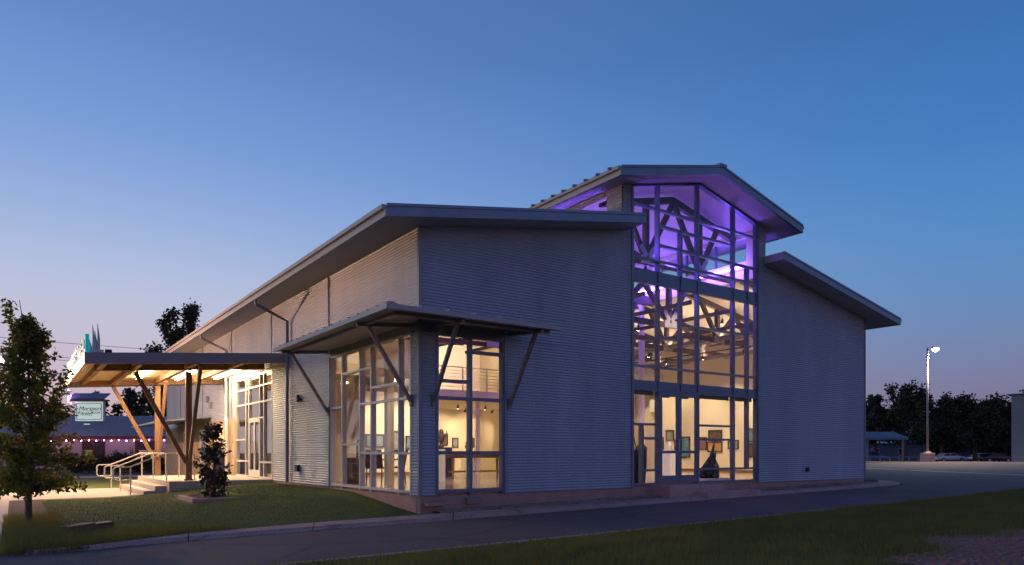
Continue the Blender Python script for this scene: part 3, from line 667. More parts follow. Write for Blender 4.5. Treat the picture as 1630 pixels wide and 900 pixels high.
MB().box(-o_ - .045, -o_ - .001, -o_ - .02, 5.64, ze - .035, ze + .06).build('awning_fascia', 'fascia', aw)
for i in range(6): MB().beam((-.7 + i * .62, -o_ - .03, ze + .075), (-.7 + i * .62, -.1, zw + .05), .05, .045).build('awning_rib', 'fascia', aw)
for i in range(14): MB().beam((-o_ - .03, -.9 + i * .47, ze + .075), (-.1, -.9 + i * .47, zw + .05), .05, .045).build('awning_rib', 'fascia', aw)
MB().beam((-o_, -o_, ze + .08), (-.05, -.05, zw + .07), .10, .05).build('hip_cap', 'fascia', aw)
for u_ in (.31, 2.34):
    MB().beam((u_, -.05, zw - .12), (u_, -1.32, ze - .07), .07, .09).build('awning_rafter', 'brace', aw)
    MB().beam((u_, -.06, 2.08), (u_, -1.08, 3.64), .075, .075).build('awning_brace', 'brace', aw)
    MB().box(u_ - .05, u_ + .05, -.075, -.036, 1.97, 2.22).build('brace_plate', 'brace', aw)
for v_ in (.30, 5.28):
    MB().beam((-.05, v_, zw - .12), (-1.32, v_, ze - .07), .07, .09).build('awning_rafter', 'brace', aw)
    MB().beam((-.06, v_, 2.08), (-1.08, v_, 3.64), .075, .075).build('awning_brace', 'brace', aw)
    MB().box(-.075, -.036, v_ - .05, v_ + .05, 1.97, 2.22).build('brace_plate', 'brace', aw)
MB().beam((-1.1, -1.1, ze - .02), (-1.1, 5.6, ze - .02), .06, .10).build('awning_purlin', 'brace', aw)
MB().beam((-1.06, -1.1, ze - .025), (2.7, -1.1, ze - .025), .06, .10).build('awning_purlin', 'brace', aw)

# ------------------------------------------------------------------ entrance canopy
cn = bpy.data.objects.new('entrance_canopy', None); C.objects.link(cn); cn.parent = bld; cn.location = (-2.5, 13, 3); cn['label'] = 'flat timber entrance canopy on two posts with glowing tubes'
cs = lambda u: 3.83 + .078 * u            # soffit height over u
c0, c1, uo = 8.80, 17.55, -5.52
def cslab(z_off, th, u0, u1, v0, v1, name, m):
    MB().prism([(u0, v0, cs(u0) + z_off), (u1, v0, cs(u1) + z_off), (u1, v0, cs(u1) + z_off + th), (u0, v0, cs(u0) + z_off + th)], (0, v1 - v0, 0)).build(name, m, cn)
cslab(.229, .05, uo, -.036, c0 + .03, c1 - .03, 'canopy_roof', 'roof')
cslab(.20, .027, uo + .03, -.036, c0 + .04, c1 - .04, 'canopy_soffit', 'csof')
cslab(-.02, .31, uo - .03, -.036, c0, c0 + .028, 'canopy_fascia', 'cfascia')
cslab(-.02, .31, uo - .03, -.036, c1 - .028, c1, 'canopy_fascia', 'cfascia')
MB().box(uo - .06, uo - .031, c0, c1, cs(uo) - .02, cs(uo) + .30).build('canopy_fascia', 'fascia', cn)
def cbeam(u0, u1, v, name='glulam_beam', drop=-.115, w=.14, h=.22):
    MB().beam((u0, v, cs(u0) - drop), (u1, v, cs(u1) - drop), w, h).build(name, 'wood', cn)
cbeam(-5.15, -.10, 11.2); cbeam(-5.15, -.10, 17.2); cbeam(-3.3, -.07, 9.3, drop=-.13, w=.12, h=.16); cbeam(-5.15, -3.3, 9.3, drop=-.13, w=.12, h=.16)
for u_ in (-5.05, -4.1, -2.6, -1.25): MB().box(u_ - .07, u_ + .07, 9.0 if u_ < -5 else 9.37, 17.13, cs(u_) + .02, cs(u_) + .195).build('cross_beam', 'wood', cn)
for v_, z0 in ((11.2, .055), (17.2, .055)):
    MB().box(-2.60, -2.42, v_ - .10, v_ + .10, z0, cs(-2.5) - .055).build('timber_post', 'wood', cn, bevel=.012)
    MB().box(-2.62, -2.40, v_ - .12, v_ + .12, .052, .10).build('post_shoe', 'bronze', cn)
    MB().beam((-2.58, v_, .62), (-4.05, v_, cs(-4.05) - .03), .11, .13).build('timber_brace', 'wood', cn)
MB().beam((-2.5, 11.08, .70), (-2.5, 9.40, cs(-2.5) + .0), .10, .12).build('timber_brace', 'wood', cn)
MB().beam((-2.5, 17.08, .70), (-2.5, 15.40, cs(-2.5) + .0), .10, .12).build('timber_brace', 'wood', cn)
for u_, v0, v1 in ((-3.4, 12.6, 15.8), (-1.95, 13.0, 16.5), (-.55, 12.75, 16.3)):
    MB().box(u_ - .04, u_ + .04, v0, v1, cs(u_) + .11, cs(u_) + .165).build('tube_light', 'led', cn)
# turquoise channel marks standing on the outer edge of the canopy, and thin pale fins
sg = thing('roof_lettering', 'row of turquoise channel letters on the outer edge of the entrance canopy', 'sign', (uo, 13, cs(uo) + .30))
zb = cs(uo) + .30
strokes = {'a': [(0, 0, .18, 1), (.5, 0, .32, 1), (.15, .45, .38, .58)], 'b': [(0, 0, 0, 1), (.5, 0, .5, 1), (0, .9, .5, .9), (0, .05, .5, .05)], 'c': [(0, 0, 0, 1), (0, .05, .5, .05), (0, .9, .5, .9), (0, .48, .4, .48)],
           'd': [(0, 0, 0, 1), (.5, 0, .5, 1), (0, 1, .5, 0)], 'e': [(.25, 0, .25, .95), (0, .92, .5, .92)]}
for i, k in enumerate('bcdaebcdab'):
    v0 = 9.0 + i * .82; mb = MB()
    for (a, z0, b, z1) in strokes[k]:
        mb.beam((uo + .02, v0 + a * 1.1, zb + z0 * .46 + .05), (uo + .02, v0 + b * 1.1 + 1e-3, zb + z1 * .46 + .05), .12, .09, up=(1, 0, 0))
    mb.box(uo - .02, uo + .06, v0, v0 + .05, zb - .02, zb + .06); mb.build('channel_letter', 'turq', sg)
fs = thing('roof_fins', 'cluster of thin pale upright blades at the near end of the turquoise letters', 'sculpture', (uo + .2, 9.1, cs(uo) + .29))
for dx, dv, h_ in ((.18, 0, .80), (.24, .1, .66), (.30, .04, .86), (.12, .25, .42)):
    MB().tube([(uo + dx, 9.1 + dv, zb - .02), (uo + dx + .01, 9.1 + dv, zb + h_ * .5), (uo + dx - .02, 9.1 + dv, zb + h_)], [.05, .035, .006], n=5).build('fin_blade', 'alul', fs)
MB().box(uo + .1, uo + .42, 9.0, 9.4, zb - .03, zb + .12).build('fin_base', 'alul', fs)
solo(MB().box(uo + .46, uo + .62, 9.0, 9.2, zb - .03, zb + .14), 'spotlight_housing', 'black', 'small black flood lamp on the canopy roof beside the pale fins', 'light', (uo + .5, 9.1, zb))

# deck, steps, rails
dk = bpy.data.objects.new('entry_deck', None); C.objects.link(dk); dk['kind'] = 'structure'
for a, b in zip(rng(-3.2, 0, 2), rng(-3.2, 0, 2)[1:]):
    for c, d in zip((10.5, 12.7, 15), (12.7, 15, 17.3)): MB().box(a + .004, b - .004 if b < 0 else -.07, c + .004, d - .004, -.5, .05).build('concrete_slab', 'deck', dk)
MB().box(-.07, .0, 10.5, 15.3, -.4, .046).build('threshold', 'deck', dk)
stp = bpy.data.objects.new('entry_steps', None); C.objects.link(stp); stp['kind'] = 'structure'
for i, (u0, z1) in enumerate(((-3.52, -.10), (-3.84, -.25))):
    MB().box(u0, -3.2 - .32 * i - .003, 11.0, 17.1, -.6, z1).build('step', 'deck', stp, bevel=.008)
def handrail(v, label):
    t = thing('handrail', label, 'handrail', (-3.2, v, -.4), 'handrails down the entry steps')
    def arc(c, r, a0, a1, n=5): return [(c[0] + r * math.cos(a0 + (a1 - a0) * i / n), v, c[1] + r * math.sin(a0 + (a1 - a0) * i / n)) for i in range(n + 1)]
    top, low = .93, .50
    pts = arc((-2.38, top - .1), .1, 0, math.pi / 2) + [(-3.15, v, top), (-3.25, v, top - .02), (-4.10, v, low + .03), (-4.2, v, low)]
    pts += [(-4.52, v, low)] + arc((-4.52, low - .1), .1, math.pi / 2, math.pi) + arc((-4.52, low - .32), .1, math.pi, math.pi * 1.5) + [(-4.15, v, low - .42)]
    pts = [(-2.28, v, .05)] + pts
    MB().tube(pts, .024, n=8).build('rail', 'rail', t, smooth=True)
    for u_, z0, z1 in ((-3.12, .05, .93), (-4.15, -.42, .51)): MB().tube([(u_, v, z0), (u_, v, z1)], .021, n=8).build('rail_post', 'rail', t)
handrail(11.45, 'nearest steel handrail of the entry steps, standing beside the lawn')
handrail(14.1, 'middle steel handrail of the entry steps, between two others')
handrail(16.8, 'farthest steel handrail of the entry steps, beside the far timber post')

# ------------------------------------------------------------------ interior of the hall
def ibox(name, m, *b): return MB().box(*b).build(name, m, bld)
ibox('partition', 'cream', 3.3, 6.2, 10.6, 10.75, .09, 6.7)
ibox('partition', 'cream', .161, 1.6, 6.6, 6.72, .09, 3.3)
ibox('partition', 'cream', .161, 6.04, 16.6, 16.75, .09, 5.7)
ibox('partition', 'cream', 6.22, 12.16, 16.6, 16.75, .09, 7.9)
ibox('partition', 'cream', 12.33, UE - .161, 13.2, 13.35, .09, 6.9)
ibox('partition', 'cream', 12.20, 12.329, 13.35, 16.75, .09, 6.5)
ibox('baseboard', 'base', 3.3, 6.2, 10.585, 10.599, .09, .22)
ibox('baseboard', 'base', UE - .18, UE - .162, .2, 9.55, .09, .22)
ibox('door_recess', 'mezzw', UE - .20, UE - .162, 9.6, 10.55, .09, 2.2)
ibox('mezzanine_slab', 'cream', 6.2, 12.2, 10.4, 16.599, 3.12, 3.42)
ibox('mezzanine_edge', 'mezzw', 6.2, 12.2, 10.36, 10.399, 3.05, 3.44)
ibox('partition', 'mezzw', 6.2, 12.2, 16.55, 16.598, 3.43, 7.8)
mr = bpy.data.objects.new('mezzanine_railing', None); C.objects.link(mr); mr.parent = bld; mr.location = (6.2, 10.4, 3.4)
for k in range(7): MB().tube([(6.2, 10.45, 3.58 + k * .13), (12.2, 10.45, 3.58 + k * .13)], .012 if k < 6 else .022, n=5).build('rail_bar', 'rail', mr)
for k in range(6): MB().box(6.3 + k * 1.15, 6.34 + k * 1.15, 10.43, 10.47, 3.43, 4.37).build('rail_post', 'rail', mr)
for v_ in (5.3, 10.2):
    for u_ in (6.12, 12.26): ibox('column', 'mezzw', u_ - .08, u_ + .08, v_ - .08, v_ + .08, .09, 6.6)
for u_ in (8.2, 10.2): ibox('column', 'mezzw', u_ - .06, u_ + .06, 10.36 + .06, 10.36 + .18, .09, 3.12)
ibox('column', 'cream', .9, 1.1, 3.5, 3.7, .09, 3.5)
ibox('nave_beam', 'cream', 6.05, 6.21, .162, VE - .2, 6.55, 6.88); ibox('nave_beam', 'cream', 12.17, 12.33, .162, VE - .2, 6.55, 6.88)
# timber trusses
def truss(v, zc, plates, u0=6.22, u1=12.16, topf=None, w=.14, h=.19):
    t = bpy.data.objects.new('roof_truss', None); C.objects.link(t); t.parent = bld; t.location = (9, v, zc)
    MB().beam((u0, v, zc), (u1, v, zc), w, h).build('bottom_chord', 'truss', t)
    tf = topf or (lambda u: ztopN(u) - .22)
    if u0 < 9.17 < u1:
        MB().beam((u0, v, tf(u0)), (9.17, v, tf(9.17)), w, h).build('top_chord', 'truss', t); MB().beam((9.17, v, tf(9.17)), (u1, v, tf(u1)), w, h).build('top_chord', 'truss', t)
    else: MB().beam((u0, v, tf(u0)), (u1, v, tf(u1)), w, h).build('top_chord', 'truss', t)
    pu = [u0] + plates + [u1]
    for k, p in enumerate(plates):
        MB().beam((p, v, zc), (p, v, tf(p)), .15, .15).build('truss_post', 'truss', t)
        a = (pu[k] + p) / 2; b = (p + pu[k + 2]) / 2
        for q in (a, b): MB().beam((p, v, zc + .05), (q, v, tf(q) - .03), .12, .14).build('truss_web', 'truss', t)
        MB().beam((p - .28, v - .085, zc + .02), (p + .28, v - .085, zc + .02), .012, .24).build('gusset_plate', 'plate', t)
        for s_ in (-1, 1): MB().beam((p, v - .088, zc + .05), (p + s_ * .28, v - .088, zc + .42), .012, .16).build('gusset_plate', 'plate', t)
truss(1.05, 6.60, [8.04, 10.42])
truss(4.6, 6.60, [8.04, 10.42]); truss(8.2, 6.60, [8.04, 10.42]); truss(12.0, 6.60, [8.04, 10.42])
lowtop = lambda u: ztopR(u) - .2
for v_ in (1.05, 3.4, 5.9, 8.4, 10.9): truss(v_, 5.15, [14.3, 16.3], 12.4, UE - .2, lowtop)
for v_ in (2.3, 4.6, 7.0, 9.2): truss(v_, 5.15, [8.04, 10.42], 6.25, 12.12, lambda u: 6.45 + .0 * u, w=.13, h=.17)
for v_ in (2.7, 5.3, 8.0): truss(v_, 4.9, [2.2, 4.2], .2, 6.0, lambda u: ztopL(u) - .2)
for u_ in (7.2, 9.17, 11.2, 13.6, 15.6): MB().beam((u_, .3, 5.4), (u_, 13, 5.4), .07, .12).build('bridging', 'truss', bld)
for (p0, p1) in (((9.4, 2.3, 5.2), (12.2, 7, 6.4)), ((6.4, 4.6, 5.2), (9.2, 9.2, 6.4)), ((12.5, 3.4, 5.2), (17.8, 8.4, 5.6))): MB().beam(p0, p1, .08, .12).build('bridging', 'truss', bld)
# duct, conduits
MB().tube([(13.0, 12.2, 4.6), (13.2, 9.0, 4.6), (14.5, 8.2, 4.5), (16.4, 8.4, 4.3), (16.9, 8.9, 3.6)], .34, n=14).build('air_duct', 'duct', bld, smooth=True)
MB().tube([(14.6, 12.9, 4.2), (16.2, 11.0, 4.2), (17.6, 10.2, 4.0)], .28, n=14).build('air_duct', 'duct', bld, smooth=True)
MB().tube([(1.0, 5.9, 3.0), (2.2, 5.6, 3.0), (3.2, 6.0, 3.05), (3.6, 7.4, 3.1)], .24, n=12).build('air_duct', 'duct', bld, smooth=True)
MB().tube([(UE - .22, .4, 5.72), (UE - .22, 7.6, 5.72), (UE - .22, 7.9, 5.1), (UE - .22, 13, 4.9)], .035, n=6).build('conduit', 'conduit', bld)
MB().tube([(UE - .22, 9.9, 4.9), (UE - .22, 9.9, 3.6)], .05, n=6).build('conduit', 'conduit', bld)
ibox('wall_heater', 'white', UE - .4, UE - .162, 9.7, 10.3, 2.9, 3.5)
def track_head(u, v, z, aim, power=26):
    power *= 5.5
    t = bpy.data.objects.new('track_light', None); C.objects.link(t); t.parent = bld; t.location = Vector((u, v, z)) - Vector(bld.location)
    a = Vector(aim) - Vector((u, v, z)); a.normalize(); p = Vector((u, v, z))
    MB().tube([(u, v, z + .18), (u, v, z)], .012, n=5).build('lamp_stem', 'black', t)
    MB().tube([p - a * .10, p + a * .06], [.035, .06], n=8).build('lamp_can', 'black', t)
    MB().tube([p + a * .061, p + a * .066], .052, n=8).build('lamp_lens', 'trackl', t)
    ld = bpy.data.lights.new('track_spot', 'SPOT'); ld.energy = power; ld.color = (1, .78, .5); ld.spot_size = R(75); ld.spot_blend = .6; ld.shadow_soft_size = .05
    lo = bpy.data.objects.new('track_spot', ld); C.objects.link(lo); lo.parent = t; lo.location = a * .09
    lo.rotation_euler = a.to_track_quat('-Z', 'Y').to_euler()
# added fill strips, kept out of sight in upward troughs; lit fittings follow
for (u_, v0, v1, z_) in ((14.4, 1.5, 12, 5.2), (16.6, 1.5, 12, 4.9), (2.2, .8, 10, 5.0), (4.4, .8, 10.2, 5.2)):
    MB().box(u_ - .09, u_ + .09, v0, v1, z_ - .05, z_).box(u_ - .115, u_ - .091, v0, v1, z_ - .05, z_ + .09).box(u_ + .091, u_ + .115, v0, v1, z_ - .05, z_ + .09).build('fill_trough', 'brace', bld); ibox('hidden_fill_strip', 'fill_led', u_ - .06, u_ + .06, v0 + .05, v1 - .05, z_ + .001, z_ + .02)
for (u_, v0, v1, z_) in ((7.4, 10.8, 16, 6.6), (10.8, 10.8, 16, 6.6), (1.8, 11.2, 15.8, 5.0)):  # more added fill, hidden above the mezzanine and lobby
    MB().box(u_ - .09, u_ + .09, v0, v1, z_ - .05, z_).box(u_ - .115, u_ - .091, v0, v1, z_ - .05, z_ + .09).box(u_ + .091, u_ + .115, v0, v1, z_ - .05, z_ + .09).build('fill_trough', 'brace', bld); ibox('hidden_fill_strip', 'fill_led', u_ - .06, u_ + .06, v0 + .05, v1 - .05, z_ + .001, z_ + .02)
for u_ in (6.9, 8.3, 9.7, 11.1): track_head(u_, 12.2, 2.9, (u_ + .4, 13.5, .1), 45)
for (u_, v0, v1) in ((6.5, .5, 1.0), (6.5, 2.4, 4.2), (11.9, .6, 2.2), (11.9, 3.4, 6.0), (6.5, 6.0, 8.0)):
    ibox('violet_uplight', 'purple', u_ - .05, u_ + .05, v0, v1, 6.90, 6.95)
ibox('violet_uplight', 'purple', 8.3, 8.6, .42, .52, 6.0, 6.04); ibox('violet_uplight', 'purple', 10.2, 10.5, .42, .52, 6.0, 6.04)
for v_ in (1.6, 3.4, 5.4, 7.4, 9.4): track_head(15.9, v_, 4.85, (18.2, v_ + .3, 1.6), 60)
for v_ in (2.3, 4.6, 7.0): track_head(9.0, v_, 4.9, (10.5, v_ + 2, .5), 60)
for u_ in (3.9, 5.2): track_head(u_, 8.9, 3.3, (u_, 10.6, 1.5), 45)
for u_ in (6.8, 8.4, 9.9, 11.4): track_head(u_, 14.2, 2.9, (u_, 16.6, 1.4), 45)
for v_ in (1.6, 3.8, 6.2, 8.4): track_head(13.6, v_, 4.85, (14.6, v_ + 1.5, .1), 60)
for v_ in (2.0, 4.4): track_head(2.6, v_, 4.4, (1.6, v_ + 1.2, .1), 45)
for v_ in (2.4, 5.2, 7.8): track_head(4.6, v_, 4.6, (4.6, v_ + 2.5, 1.0), 60)
for u_ in (6.9, 8.3, 9.7, 11.1): track_head(u_, 13.0, 6.3, (u_, 16.55, 4.8), 70)
track_head(8.0, 1.05, 6.35, (7.2, 3.5, .5), 60); track_head(10.4, 1.05, 6.35, (11, 3.5, .5), 60); track_head(12.0, 1.4, 5.3, (14, 4, .5), 60)
MB().box(15.86, 15.94, 1.2, 9.8, 5.02, 5.06).build('light_track', 'black', bld)

# pictures hanging on the walls
PIC = [('blue', (.05, .10, .16), (.30, .32, .30)), ('green', (.04, .16, .13), (.20, .42, .40)), ('orange', (.40, .12, .03), (.55, .40, .10)), ('dark', (.02, .02, .02), (.20, .12, .06)),
       ('red', (.30, .05, .04), (.10, .16, .14)), ('grey', (.12, .13, .13), (.40, .38, .34))]
PM = {}
for n_, a, b in PIC: PM[n_] = mat('canvas ' + n_, a, .6, col2=b, nscale=3.2)
def picture(plane, c, a0, a1, z0, z1, kind, label, fr='black', fw=.045, s_=1):
    t = thing('framed_picture', label, 'picture', (c, (a0 + a1) / 2, z0) if plane == 'u' else ((a0 + a1) / 2, c, z0), 'pictures hung in the gallery')
    def bb(p0, p1, q0, q1, d): return MB().box(c - d * s_, c - .001 * s_, p0, p1, q0, q1) if plane == 'u' else MB().box(p0, p1, c - d * s_, c - .001 * s_, q0, q1)
    f = MB()
    for p0, p1, q0, q1 in ((a0, a0 + fw, z0, z1), (a1 - fw, a1, z0, z1), (a0 + fw, a1 - fw, z0, z0 + fw), (a0 + fw, a1 - fw, z1 - fw, z1)):
        x = bb(p0, p1, q0, q1, .05); f.add(x.v, x.f)
    f.build('picture_frame', fr, t); bb(a0 + fw - .002, a1 - fw + .002, z0 + fw - .002, z1 - fw + .002, .028).build('canvas', PM[kind], t)
uw = UE - .161
picture('u', uw, 8.0, 8.52, .72, 1.70, 'green', 'teal framed painting seen through the right leaf of the double door')
picture('u', uw, 7.05, 7.48, 1.08, 1.66, 'red', 'small red and green picture between the door and the sculpture')
picture('u', uw, 8.95, 9.45, 1.52, 2.02, 'grey', 'small grey picture, topmost in the double door glass')
picture('u', uw, 8.65, 8.92, 1.05, 1.55, 'orange', 'narrow picture with a red mount in the left door leaf')
picture('u', uw, 9.6, 9.9, 1.1, 1.7, 'dark', 'narrow dark framed picture beside the door recess')
picture('u', uw, 6.22, 6.95, 1.48, 1.96, 'dark', 'dark landscape picture hung above the orange painting')
picture('u', uw, 6.2, 7.0, .98, 1.45, 'orange', 'orange and yellow painting above the tall dark sculpture')
picture('u', uw, 5.35, 5.9, 1.1, 1.5, 'grey', 'pale small print right of the orange painting')
picture('u', uw, 4.55, 4.95, 1.4, 1.98, 'blue', 'blue and orange picture by the right edge of the tall window')
picture('u', uw, 4.55, 4.95, .75, 1.35, 'dark', 'dark upright picture under the blue one at the right edge')
picture('v', 10.598, 3.38, 4.12, 1.15, 1.64, 'blue', 'wide dark framed landscape, left one seen in the corner window')
picture('v', 10.598, 4.25, 4.78, 1.0, 1.78, 'grey', 'upright dark framed picture of pale flowers in the corner window', fw=.06)
picture('v', 10.598, 5.0, 5.5, 1.1, 1.6, 'blue', 'small blue picture beside the corrugated corner pier')
for i, (a, z, w_, h_, k) in enumerate(((7.5, 1.1, .5, .9, 'orange'), (8.9, 1.35, .42, .55, 'dark'), (8.9, .75, .42, .55, 'grey'), (10.0, 1.3, .35, .6, 'dark'), (10.0, .7, .4, .5, 'red'), (10.6, 1.2, .35, .5, 'grey'), (12.0 - .5, 1.2, .4, .5, 'dark'))):
    lb = ['golden tall canvas on the wall behind the trestle table', 'upper dark picture above the trestle table', 'lower grey picture above the trestle table', 'upper narrow picture behind the slim column',
          'lower reddish picture behind the slim column', 'small grey picture right of the reddish one under the mezzanine', 'small dark square picture in the far doorway view'][i]
    picture('v', 16.598, a, a + w_, z, z + h_, k, lb)
for i, a in enumerate((6.9, 7.5, 8.1, 8.8)): picture('v', 16.548, a, a + .4, 3.95, 4.5, ['dark', 'grey', 'red', 'blue'][i], ['first', 'second', 'third', 'fourth'][i] + ' small picture from the left on the upper gallery wall behind the railing')

# furniture and sculptures inside
tb = thing('trestle_table', 'long rough topped timber table with tapered legs inside the corner window', 'table', (5.4, 6.3, .09))
MB().box(4.2, 6.7, 5.9, 6.7, .78, .92).build('tabletop', 'brown', tb, bevel=.01)
for x in (4.4, 6.5):
    for y in (6.02, 6.58): MB().tube([(x, y, .09), (x, y, .78)], [.035, .055], n=6).build('leg', 'rust', tb)
MB().box(4.38, 6.52, 6.27, 6.33, .3, .36).build('stretcher', 'rust', tb)
solo(MB().box(5.3, 5.9, 8.6, 9.2, .09, 1.15), 'display_counter', 'black', 'black display counter behind the left end of the trestle table', 'counter', (5.6, 8.9, .09), bevel=.02)
solo(MB().box(2.45, 2.95, 4.0, 4.5, .09, 1.05), 'plinth', 'white', 'white plinth at the left side of the front corner pane', 'plinth', (2.7, 4.25, .09), bevel=.01)
def bust(c, label, m, sc=1):
    mb = MB(); mb.lathe(c, [(.10 * sc, 0), (.12 * sc, .04 * sc), (.05 * sc, .1 * sc), (.11 * sc, .22 * sc), (.16 * sc, .36 * sc), (.08 * sc, .46 * sc), (.10 * sc, .56 * sc), (.05 * sc, .66 * sc)], 10)
    mb.tube([(c[0] + .1 * sc, c[1], c[2] + .35 * sc), (c[0] + .25 * sc, c[1], c[2] + .5 * sc), (c[0] + .22 * sc, c[1], c[2] + .62 * sc)], [.05 * sc, .03 * sc, .01 * sc], n=6)
    return solo(mb, 'small_sculpture', m, label, 'sculpture', c, smooth=True)
bust((5.6, 8.9, 1.15), 'dark bronze figure standing on the black counter', 'brown')
bust((2.7, 4.25, 1.05), 'blue glazed figure on the white plinth', 'carb', .8)
for i, (x, y) in enumerate(((7.9, 13.5), (9.3, 13.2), (8.7, 12.0))):
    solo(MB().box(x, x + .4, y, y + .4, .09, 1.0), 'plinth', 'white', ['white plinth under the mezzanine, left of three', 'white plinth under the mezzanine, right of three', 'white plinth under the mezzanine, nearest the railing edge'][i], 'plinth', (x + .2, y + .2, .09))
    bust((x + .2, y + .2, 1.0), ['brown vessel on the left mezzanine plinth', 'red vessel on the right mezzanine plinth', 'dark vessel on the nearest mezzanine plinth'][i], ['brown', 'red', 'black'][i], .7)
def chair(x, y, rz, label):
    t = thing('chair', label, 'chair', (0, 0, 0), 'dark wooden chairs by the corner window')
    MB().box(-.24, .24, -.24, .24, .42, .47).build('seat', 'brown', t, bevel=.01)
    MB().prism([(-.24, .2, .47), (.24, .2, .47), (.22, .3, .95), (-.22, .3, .95)], (0, .03, 0)).build('backrest', 'brown', t)
    for sx in (-.21, .21):
        MB().tube([(sx, -.21, 0), (sx, -.2, .42)], .02).build('leg', 'brown', t); MB().tube([(sx, .26, 0), (sx, .2, .42)], .02).build('leg', 'brown', t)
        MB().tube([(sx, -.22, .42), (sx, -.2, .66), (sx, .22, .68)], .018).build('armrest', 'brown', t)
    t.location = (x, y, .09); t.rotation_euler = (0, 0, rz); return t
chair(1.05, 4.55, 2.5, 'dark armchair inside the side window, its back to the glass')
chair(1.75, 4.75, -1.9, 'dark armchair inside the side window, right of the round tub')
solo(MB().lathe((.78, 5.4, .09), [(.24, 0), (.28, .1), (.31, .7), (.29, .72)], 16), 'round_planter', 'brown', 'dark round tub standing on the floor inside the side window', 'planter', (.78, 5.4, .09), smooth=True)
mb = MB(); mb.tube([(1.0, 5.75, .09), (1.02, 5.77, 1.1), (1.05, 5.8, 1.3), (1.18, 5.75, 1.36), (1.26, 5.7, 1.22)], .03, n=6); mb.lathe((1.0, 5.75, .09), [(.16, 0), (.16, .03)], 10)
solo(mb, 'curved_sculpture', 'black', 'thin black hooked metal figure behind the round tub', 'sculpture', (1.0, 5.75, .09))
# the tall dark metal sculpture by the gable window
sc_ = thing('metal_sculpture', 'jagged dark metal sculpture rising to a point on a low plinth in the tall window', 'sculpture', (10.6, .85, .09))
MB().box(10.05, 11.2, .45, 1.25, .09, .16).build('plinth', 'white', sc_)
mb = MB(); rs = random.Random(8)
for i in range(110):
    f = i / 110; a = rs.uniform(0, 6.28); r0 = .50 * (1 - f) ** .8 * rs.uniform(.4, 1); z0 = .16 + .5 * f * rs.random()
    x = 10.55 + .22 * f + math.cos(a) * r0; y = .85 + math.sin(a) * r0 * .6
    l = .12 + .45 * rs.random() * (1 - .3 * f); tx = 10.88 - x
    mb.tube([(x, y, z0), (x + tx * .3 + rs.uniform(-.1, .1), y + rs.uniform(-.08, .08), z0 + l * .5), (x + tx * .6 + rs.uniform(-.08, .08), .85, z0 + l)], [.06 * rs.uniform(.5, 1.4), .045, .008], n=5)
mb.tube([(10.6, .85, .3), (10.75, .85, .75), (10.95, .85, 1.36)], [.15, .09, .01], n=6); mb.tube([(10.85, .85, .3), (10.93, .9, .7), (11.02, .85, 1.05)], [.11, .07, .01], n=6)
mb.build('metal_figure', 'black', sc_)
solo(MB().box(7.04, 7.42, .5, 1.0, .09, 1.0).box(7.0, 7.46, .46, 1.04, 1.0, 1.04), 'display_case', 'black', 'black cabinet behind the lower left panes of the tall window', 'cabinet', (7.2, .75, .09))
mb = MB(); mb.tube([(7.08, .75, 1.04), (7.2, .75, 1.55)], .015).tube([(7.34, .75, 1.04), (7.2, .75, 1.55)], .015).tube([(7.12, .75, 1.2), (7.3, .75, 1.2)], .012)
solo(mb, 'tabletop_easel', 'black', 'small black triangular easel standing on the black cabinet', 'easel', (7.2, .75, 1.04))
solo(MB().lathe((7.74, .95, .09), [(.12, 0), (.16, .5), (.18, 1.0), (.10, 1.1)], 12), 'bronze_column', 'brown', 'dark rounded sculpture between the cabinet and the double door', 'sculpture', (7.74, .95, .09), smooth=True)
solo(MB().box(12.6, 13.0, 4.2, 4.6, .09, 1.05), 'plinth', 'white', 'white plinth right of the jagged sculpture', 'plinth', (12.8, 4.4, .09))
bust((12.8, 4.4, 1.05), 'small pale figure on the plinth right of the jagged sculpture', 'white', .5)

# ------------------------------------------------------------------ planter and trees
pt = thing('edging_ring', 'pale rectangular stone edging round the magnolia on the lawn', 'planter', (-2.9, 6.5, -.25))
zp = lawn_z(-2.9, 6.3)
for b in ((-3.5, -2.2, 5.42, 5.62), (-3.5, -2.2, 7.35, 7.5), (-3.5, -3.35, 5.621, 7.349), (-2.35, -2.2, 5.621, 7.349)):
    MB().box(*b, zp - .15, zp + .045).build('stone_edging', 'conc', pt, bevel=.012)
MB().box(-3.349, -2.351, 5.621, 7.349, zp - .15, zp + .02).build('mulch', 'mulch', pt)
def leaves(n, pos, size, m, parent, seed, name='crown', asp=.45, droop=.2, origin=None):
    rs = np.random.RandomState(seed); P_ = pos(rs, n); n = len(P_)
    d = rs.normal(size=(n, 3)); d[:, 2] -= droop; d /= np.linalg.norm(d, axis=1)[:, None]
    e = np.cross(d, rs.normal(size=(n, 3))); e /= np.linalg.norm(e, axis=1)[:, None]
    s_ = size * rs.uniform(.6, 1.3, n)[:, None]; V = np.zeros((n, 4, 3))
    V[:, 0] = P_; V[:, 1] = P_ + d * s_ * .5 + e * s_ * asp; V[:, 2] = P_ + d * s_; V[:, 3] = P_ + d * s_ * .5 - e * s_ * asp
    i = np.arange(n)[:, None] * 4; V = V.reshape(-1, 3)
    if parent is not None: V = V - np.array(wloc(parent))
    return fast_mesh(name, V, i + np.array([[0, 1, 2, 3]]), m, parent, k=4)
def twigs_cloud(anchors, rad):       # points clustered round anchors
    A = np.array(anchors)
    def f(rs, n):
        k = rs.randint(0, len(A), n); d = rs.normal(size=(n, 3)); d /= np.linalg.norm(d, axis=1)[:, None]
        return A[k] + d * (rs.rand(n, 1) ** .6) * rad * rs.uniform(.6, 1.3, (n, 1))
    return f
